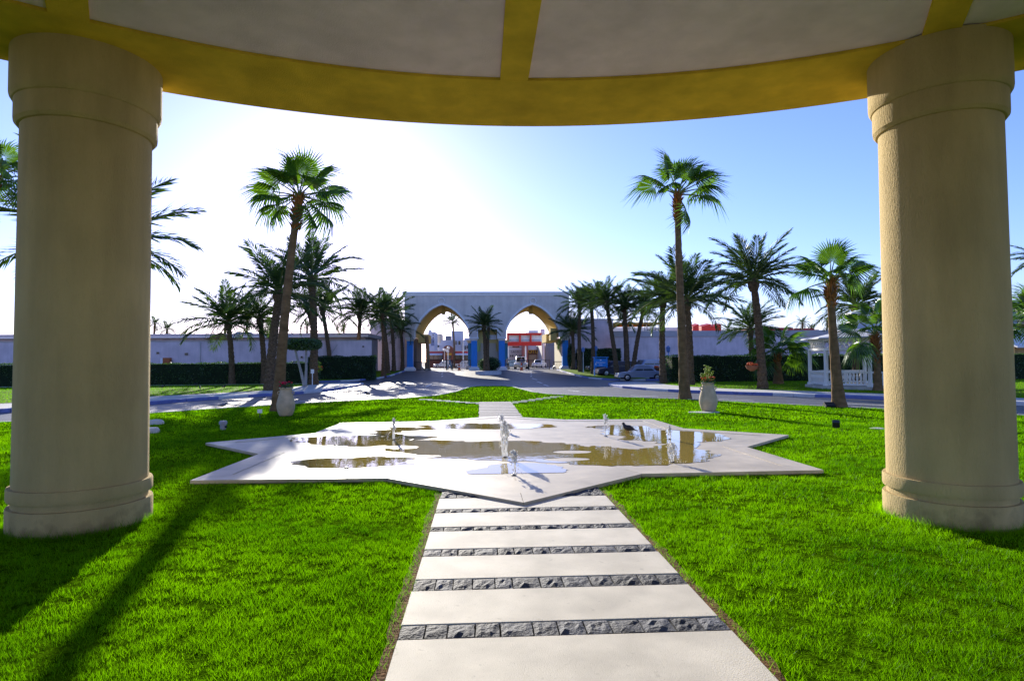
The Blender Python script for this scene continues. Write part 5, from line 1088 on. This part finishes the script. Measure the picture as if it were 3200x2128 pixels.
P = np.stack([cm.x + rx * rad_ * np.cos(th), cm.y + rx * rad_ * np.sin(th), cm.z + rz_ * ph * .95], 1) + rng.normal(0, .04, (k, 3)); N = np.stack([np.cos(th) * rad_, np.sin(th) * rad_, ph], 1); leaves(r, P, N, .13, wloc(r), None, 'crown')

# ================================================================== amphorae with flowers
def amphora(label, px, py, hpx, flower, group='amphorae on the lawn', succ=True, seed=1):
    p = G(px, py, .05); h = hpx / FPX * p.y; r = thing('amphora', label, 'planter', p, group); rnd = random.Random(seed)
    prof = [(.16, 0), (.20, .01), (.235, .06), (.27, .16), (.30, .28), (.31, .38), (.30, .48), (.265, .62), (.225, .76), (.20, .86), (.195, .92), (.205, .945), (.225, .955), (.228, .985), (.21, 1.0), (.185, 1.0), (.18, .93)]
    b = MB(); b.lathe([(a * h, z * h) for a, z in prof], p, 32); o = b.build('body', M_TERRA, r); autosmooth(o, 50)
    b = MB(); b.lathe([(.31 * h, .36 * h), (.315 * h, .385 * h), (.31 * h, .41 * h)], p, 32, mat('red_brown_stain', (.30, .13, .07), .9, .2, 20)); 
    for s in (-1, 1):
        b = MB(); pts = [(p.x + s * h * (.20 + .085 * math.sin(t)), p.y, p.z + h * (.86 - .055 * (math.cos(t) - 1) - .11)) for t in [math.pi * i / 8 for i in range(9)]]; b.tube(pts, .016 * h + .006, 7); b.build('handle', M_TERRA, r, True)
    b = MB(); b.lathe([(.18 * h, .94 * h), (.02, .965 * h)], p, 16); b.build('soil', M_SOIL, r)
    top = p + Vector((0, 0, .97 * h)); Pp = []; N = []
    for i in range(260): a = rnd.uniform(0, 6.28); q = rnd.random() ** .5 * .24 * h; Pp.append((top.x + q * math.cos(a), top.y + q * math.sin(a), top.z + rnd.uniform(0, .16) * h)); N.append((math.cos(a), math.sin(a), .6))
    leaves(r, np.array(Pp), np.array(N), .07 * h, wloc(r), M_HEDGE, 'foliage')
    for i in range(26):
        a = rnd.uniform(0, 6.28); q = rnd.random() ** .5 * .22 * h; c = (top.x + q * math.cos(a), top.y + q * math.sin(a), top.z + rnd.uniform(.08, .22) * h); b = MB(); b.ball(c, (.035 * h, .035 * h, .025 * h), None, 7, 4); b.build('flower', flower, r, True)
    if succ:
        for (dx, hh, k) in ((-.02, .62, 5), (.06, .55, 4), (-.16, .34, 3), (.10, .42, 3), (-.07, .5, 3)):
            pts = [top + Vector((dx * .3 * h, 0, 0)), top + Vector((dx * h * .8, rnd.uniform(-.04, .04), hh * h * .55)), top + Vector((dx * 1.5 * h, rnd.uniform(-.06, .06), hh * h))]
            b = MB(); b.tube(pts, [.018 * h, .015 * h, .01 * h], 6); stl = b.build('stem', mat('succulent_stem', (.30, .36, .05), .7), r)
            for j in range(k * 2):
                t = .45 + .55 * j / (k * 2); c = pts[1].lerp(pts[2], (t - .45) / .55); a = rnd.uniform(0, 6.28); b = MB(); d = Vector((math.cos(a), math.sin(a), .5)).normalized(); q = c + d * .055 * h; b.ball(q, (.045 * h, .045 * h, .022 * h), None, 7, 4); b.build('leaf', leafmat('succulent_leaf', (.28, .38, .03), (.45, .5, .06), .3, .05), stl, True)
    return r
mo = mat('orange_petals', (.80, .13, .03), .7, .2, 30); mr_ = mat('crimson_petals', (.55, .01, .05), .7, .2, 30)
amphora('cream terracotta amphora with orange flowers and tall succulents on the lawn toward the gazebo', 2214, 1286, 92, mo, seed=3)
amphora('cream terracotta amphora with crimson flowers at the foot of the tall fan palm', 893, 1300, 88, mr_, succ=False, seed=5)
p = G(2205, 1290, .05); r = thing('paving_stone', 'flat pale stone lying under the orange-flowered amphora', 'stone', p); b = MB(); b.prism([(p.x + .52 * math.cos(t) * (1 + .1 * math.sin(3 * t)), p.y + .1 + .3 * math.sin(t)) for t in [2 * math.pi * i / 14 for i in range(14)]], .02, .075); b.build('slab', M_CONC, r)
# hanging baskets on trunks
for px, py, Y, lab in ((1000, 1150, 60.5, 'hanging basket of orange flowers before the tall hedge block'), (2056, 1150, 56, 'hanging basket of red flowers above the silver saloon boot'), (2350, 1144, 34.1, 'terracotta hanging basket tied to the large full-crowned palm')):
    p = PY(px, py, Y); r = thing('hanging_basket', lab, 'flower basket', (p.x, Y, p.z), 'hanging flower baskets'); b = MB(); b.lathe([(.1, -.28), (.28, -.15), (.36, 0), (.36, .04)], p, 14); b.build('bowl', mat('basket_brown', (.25, .10, .05), .9), r)
    for i in range(16): a = random.uniform(0, 6.28); q = .3 * random.random() ** .5; b = MB(); b.ball((p.x + q * math.cos(a), Y + q * math.sin(a), p.z + .08 + random.uniform(0, .08)), .08, None, 6, 4); b.build('flower', mo, r, True)
    b = MB(); b.tube([(p.x, Y, p.z + .04), (p.x, Y, p.z + 1.0)], .008, 4); b.tube([(p.x, Y, p.z + 1.0), (p.x + .7, Y + .3, p.z + 1.0)], .015, 4); b.build('hanger', M_IRON, r)
# lawn fittings
def spot(label, px, py, w, h, m, rz=.5):
    p = G(px, py, .05); r = thing('lawn_light', label, 'garden light', p, 'lights set in the lawn', rz); b = MB(); b.lathe([(w * .34, 0), (w * .38, h * .6), (w * .5, h * .62), (w * .52, h * .85), (w * .4, h), (w * .1, h * 1.02)], (0, 0, 0), 14); o = b.build('housing', m, r, local=True); autosmooth(o, 40); b = MB(); b.box((w * .3, -w * .3, h * .35), (w * .3, w * .3, h * .2)); b.build('lens', M_DARK, r, local=True)
spot('grey-white capped lawn light between the boulder and the star fountain', 697, 1343, .20, .24, mat('grey_plastic', (.35, .36, .42), .6)); 
p = G(2613, 1340, .05); r = thing('floodlight', 'black box floodlight standing alone on the lawn toward the gazebo', 'floodlight', p, None, R(150)); b = MB(); b.box((0, 0, .13), (.17, .14, .14), 0, None, Matrix.Rotation(R(-25), 3, 'X')); b.build('housing', M_IRON, r, local=True); b = MB(); b.box((0, -.085, .15), (.14, .01, .11), 0, None, Matrix.Rotation(R(-25), 3, 'X')); b.build('glass', mat('lamp_glass', (.5, .52, .55), .1), r, local=True); b = MB(); b.tube([(0, .02, -.02), (0, .02, .1)], .02, 6); b.build('stake', M_IRON, r, local=True)
p = G(2592, 1273, .05); r = thing('floodlight', 'low wide floodlight at the foot of the sturdy fan palm', 'floodlight', p, None, R(180)); b = MB(); b.box((0, 0, .08), (.36, .2, .13), 0, None, Matrix.Rotation(R(-40), 3, 'X')); b.build('housing', M_IRON, r, local=True); b = MB(); b.box((0, -.09, .13), (.3, .012, .1), 0, None, Matrix.Rotation(R(-40), 3, 'X')); b.build('glass', mat('lamp_glass', (.5, .52, .55), .1), r, local=True); b = MB(); b.box((0, .02, -.0), (.05, .05, .1)); b.build('foot', M_IRON, r, local=True)
p = G(812, 1306, .05); r = thing('plant_label', 'tiny white plant label on a stake near the crimson-flowered amphora', 'label', p); b = MB(); b.box((0, 0, .09), (.02, .02, .2)); b.build('stake', M_IRON, r, local=True); b = MB(); b.box((0, -.01, .22), (.15, .012, .12)); b.build('plate', M_WHITE, r, local=True)
for px, py, w, lab in ((472, 1352, .42, 'pale boulder at the lawn edge beside the fully shaded column'), (487, 1325, .4, 'flat pale drain cover beyond the boulder by the fully shaded column'), (2742, 1340, .34, 'flat pale drain cover beside the sun-edged column'), (1335, 1318, .18, 'small white drain cover behind the star fountain'), (2125, 1339, .14, 'tiny pale drain cover at an inner corner of the star')):
    p = G(px, py, .05); r = thing('lawn_cover', lab, 'cover', p); b = MB(); hh = .14 if 'boulder' in lab else .03; n = 10; b.lathe([(w * .5, -.01), (w * .48, hh * .5), (w * .36, hh * .9), (w * .08, hh)], (0, 0, 0), n, None, .12); b.build('top', M_CONC, r, local=True)
# ================================================================== birds
def pigeon(label, px, py, rz, dark=True, z=None, sc=1.0):
    p = GG(px, py); p.z = (z if z is not None else p.z + .14); r = thing('pigeon', label, 'bird', p, 'birds about the lawn', rz); m = mat('bird_dark', (.03, .03, .035), .7) if dark else mat('bird_grey', (.18, .18, .2), .7); s = sc
    b = MB(); pts = [(-.17, 0, .10), (-.10, 0, .115), (-.03, 0, .125), (.04, 0, .13), (.085, 0, .15), (.105, 0, .18), (.125, 0, .205), (.15, 0, .203)]; rad = [.012, .04, .06, .058, .042, .03, .03, .014]; b.tube([tuple(c * s for c in q) for q in pts], [q * s for q in rad], 10); o = b.build('body', m, r, True, True)
    b = MB(); b.add([(.145 * s, .008 * s, .205 * s), (.145 * s, -.008 * s, .205 * s), (.175 * s, 0, .195 * s), (.145 * s, 0, .195 * s)], [(0, 1, 2), (1, 3, 2), (3, 0, 2)]); b.build('beak', M_DARK, r, local=True)
    b = MB(); b.add([(-.12 * s, .03 * s, .115 * s), (-.12 * s, -.03 * s, .115 * s), (-.25 * s, -.035 * s, .085 * s), (-.25 * s, .035 * s, .085 * s), (-.12 * s, 0, .10 * s)], [(0, 1, 2, 3), (0, 3, 4), (1, 4, 2)]); b.build('tail', m, r, local=True)
    for q in (-1, 1): b = MB(); b.tube([(.01 * s, q * .025 * s, .08 * s), (.015 * s, q * .025 * s, 0)], .006 * s, 5); b.build('leg', mat('bird_leg', (.3, .08, .06), .7), r, local=True)
for px, py, rz, lab in ((507, 1221, .4, 'dark pigeon pecking on the far lawn strip beside the shaded column'), (625, 1224, 2.0, 'dark pigeon on the far lawn strip between two palm shadows'), (700, 1220, .2, 'dark pigeon standing under the lone date palm'), (612, 1212, 1.0, 'small dark pigeon close to the long green hedge foot')): pigeon(lab, px, py, rz, True, None, 1.1)
pigeon('grey pigeon walking on the asphalt near the plant label', 696, 1276, .3, False, .0, 1.1); pigeon('dark pigeon on the asphalt near the pavement nose', 1148, 1238, 2.6, True, .0, 1.1)
p = G(1963, 1352, ZS); pigeon('black bird bathing in the water of the marble star', 1963, 1352, 2.2, True, ZS - .05, 1.15); bpy.context.view_layer.update()
bird = [o for o in bpy.data.objects if o.get('label', '').startswith('black bird bathing')][0]; bird.location = (p.x, p.y, ZS - .03)
# ------------------------------------------------------------------ grass blades
LSL = list(reversed(PAVLB)) + [(-16, 52.6), (-24, 51.6), (-60, 47.0), (-60, 12)]
def STRIPS(x, y): return inpoly(x, y, LSL) | inpoly(x, y, LSR)
def make_grass():
    V = []; T = []; k0 = 0
    starp = [tuple(p) for p in inset(STAR, -.015)]
    # (near, far, blades per square metre, height, width)
    bands = [(2.2, 4.2, 8500, .034, .0034), (4.2, 7, 6000, .038, .0046), (7, 11, 3000, .042, .0068), (11, 17, 1200, .045, .011), (17, 25, 380, .045, .02), (25, 52, 60, .05, .034)]
    for d0, d1, den, hh, ww in bands:
        half = math.tan(R(44)); A = (2 * half * d1 + 3) * (d1 - d0); n = int(A * den)
        y = rng.uniform(d0, d1, n); x = rng.uniform(-half * d1 - 1.5, half * d1 + 1.5, n) + .051 * y
        keep = (np.abs(x - .051 * y) < half * y + .8) & (inpoly(x, y, LAWN) | STRIPS(x, y)) & ~inpoly(x, y, starp)
        keep &= ~((x > PX0 - .045) & (x < PX1 + .045) & (y < 9.3)) & ~((x > -.1) & (x < 1.3) & (y > 18.5) & (y < 26.2))
        for cx_, cy_, g_ in (COLL, COLR): keep &= (x - cx_) ** 2 + (y - cy_) ** 2 > (.665 * g_) ** 2
        x, y = x[keep], y[keep]
        # clumpy: value noise from a coarse random lattice
        def vn(sc, seed):
            g = np.random.default_rng(seed).random((257, 257)); u, v = x * sc, y * sc; iu, iv = np.floor(u).astype(int), np.floor(v).astype(int); fu, fv = u - iu, v - iv
            fu, fv = fu * fu * (3 - 2 * fu), fv * fv * (3 - 2 * fv); a = g[iu % 257, iv % 257]; b = g[(iu + 1) % 257, iv % 257]; c = g[iu % 257, (iv + 1) % 257]; d = g[(iu + 1) % 257, (iv + 1) % 257]
            return (a * (1 - fu) + b * fu) * (1 - fv) + (c * (1 - fu) + d * fu) * fv
        cl = .5 * vn(9, 1) + .3 * vn(3.1, 2) + .2 * vn(23, 3)
        k = rng.random(len(x)) < np.clip(cl * 3.4 - .85, .13, 1); x, y, cl = x[k], y[k], cl[k]; n = len(x)
        h = hh * (.25 + 1.5 * cl) * rng.uniform(.6, 1.35, n); a = rng.uniform(0, 2 * np.pi, n); w = ww * rng.uniform(.6, 1.2, n); ln = rng.uniform(.15, 1.0, n) * h; la = rng.uniform(0, 2 * np.pi, n)
        z0 = np.where(STRIPS(x, y), .135, .045)
        b1 = np.stack([x - np.cos(a) * w / 2, y - np.sin(a) * w / 2, z0], 1); b2 = np.stack([x + np.cos(a) * w / 2, y + np.sin(a) * w / 2, z0], 1)
        t = np.stack([x + np.cos(la) * ln, y + np.sin(la) * ln, z0 + h], 1)
        V.append(np.stack([b1, b2, t], 1).reshape(-1, 3)); 
    for cx_, cy_, g_ in (COLL, COLR):                       # unmown tufts round the column feet
        n = 2600; a = rng.uniform(0, 2 * np.pi, n); r = .66 * g_ + np.abs(rng.normal(0, .05, n)); x, y = cx_ + r * np.cos(a), cy_ + r * np.sin(a); h = .045 + .10 * rng.random(n) ** 3; d = rng.uniform(0, 2 * np.pi, n); w = .0022
        V.append(np.stack([np.stack([x - w, y, np.full(n, .04)], 1), np.stack([x + w, y, np.full(n, .04)], 1), np.stack([x + np.cos(d) * h * .5, y + np.sin(d) * h * .5, .04 + h], 1)], 1).reshape(-1, 3))
    for e, s_ in ((PX0, -1), (PX1, 1)):                      # grass hanging over the path edges
        n = 800; y = rng.uniform(2.5, 8.4, n); x = e + s_ * np.abs(rng.normal(.07, .05, n)); h = .03 + .035 * rng.random(n); w = .0022; d = rng.uniform(0, 2 * np.pi, n)
        V.append(np.stack([np.stack([x - w, y, np.full(n, .05)], 1), np.stack([x + w, y, np.full(n, .05)], 1), np.stack([x + np.cos(d) * h * .8, y + np.sin(d) * h * .8, .05 + h], 1)], 1).reshape(-1, 3))
    V = np.concatenate(V); T = np.arange(len(V)).reshape(-1, 3)
    o = npmesh('grass', V, T, M_GRASS); tag(o, 'short sunlit green lawn grass round the star fountain', 'grass', kind='stuff'); return len(T)
NB = make_grass(); print('grass blades', NB)
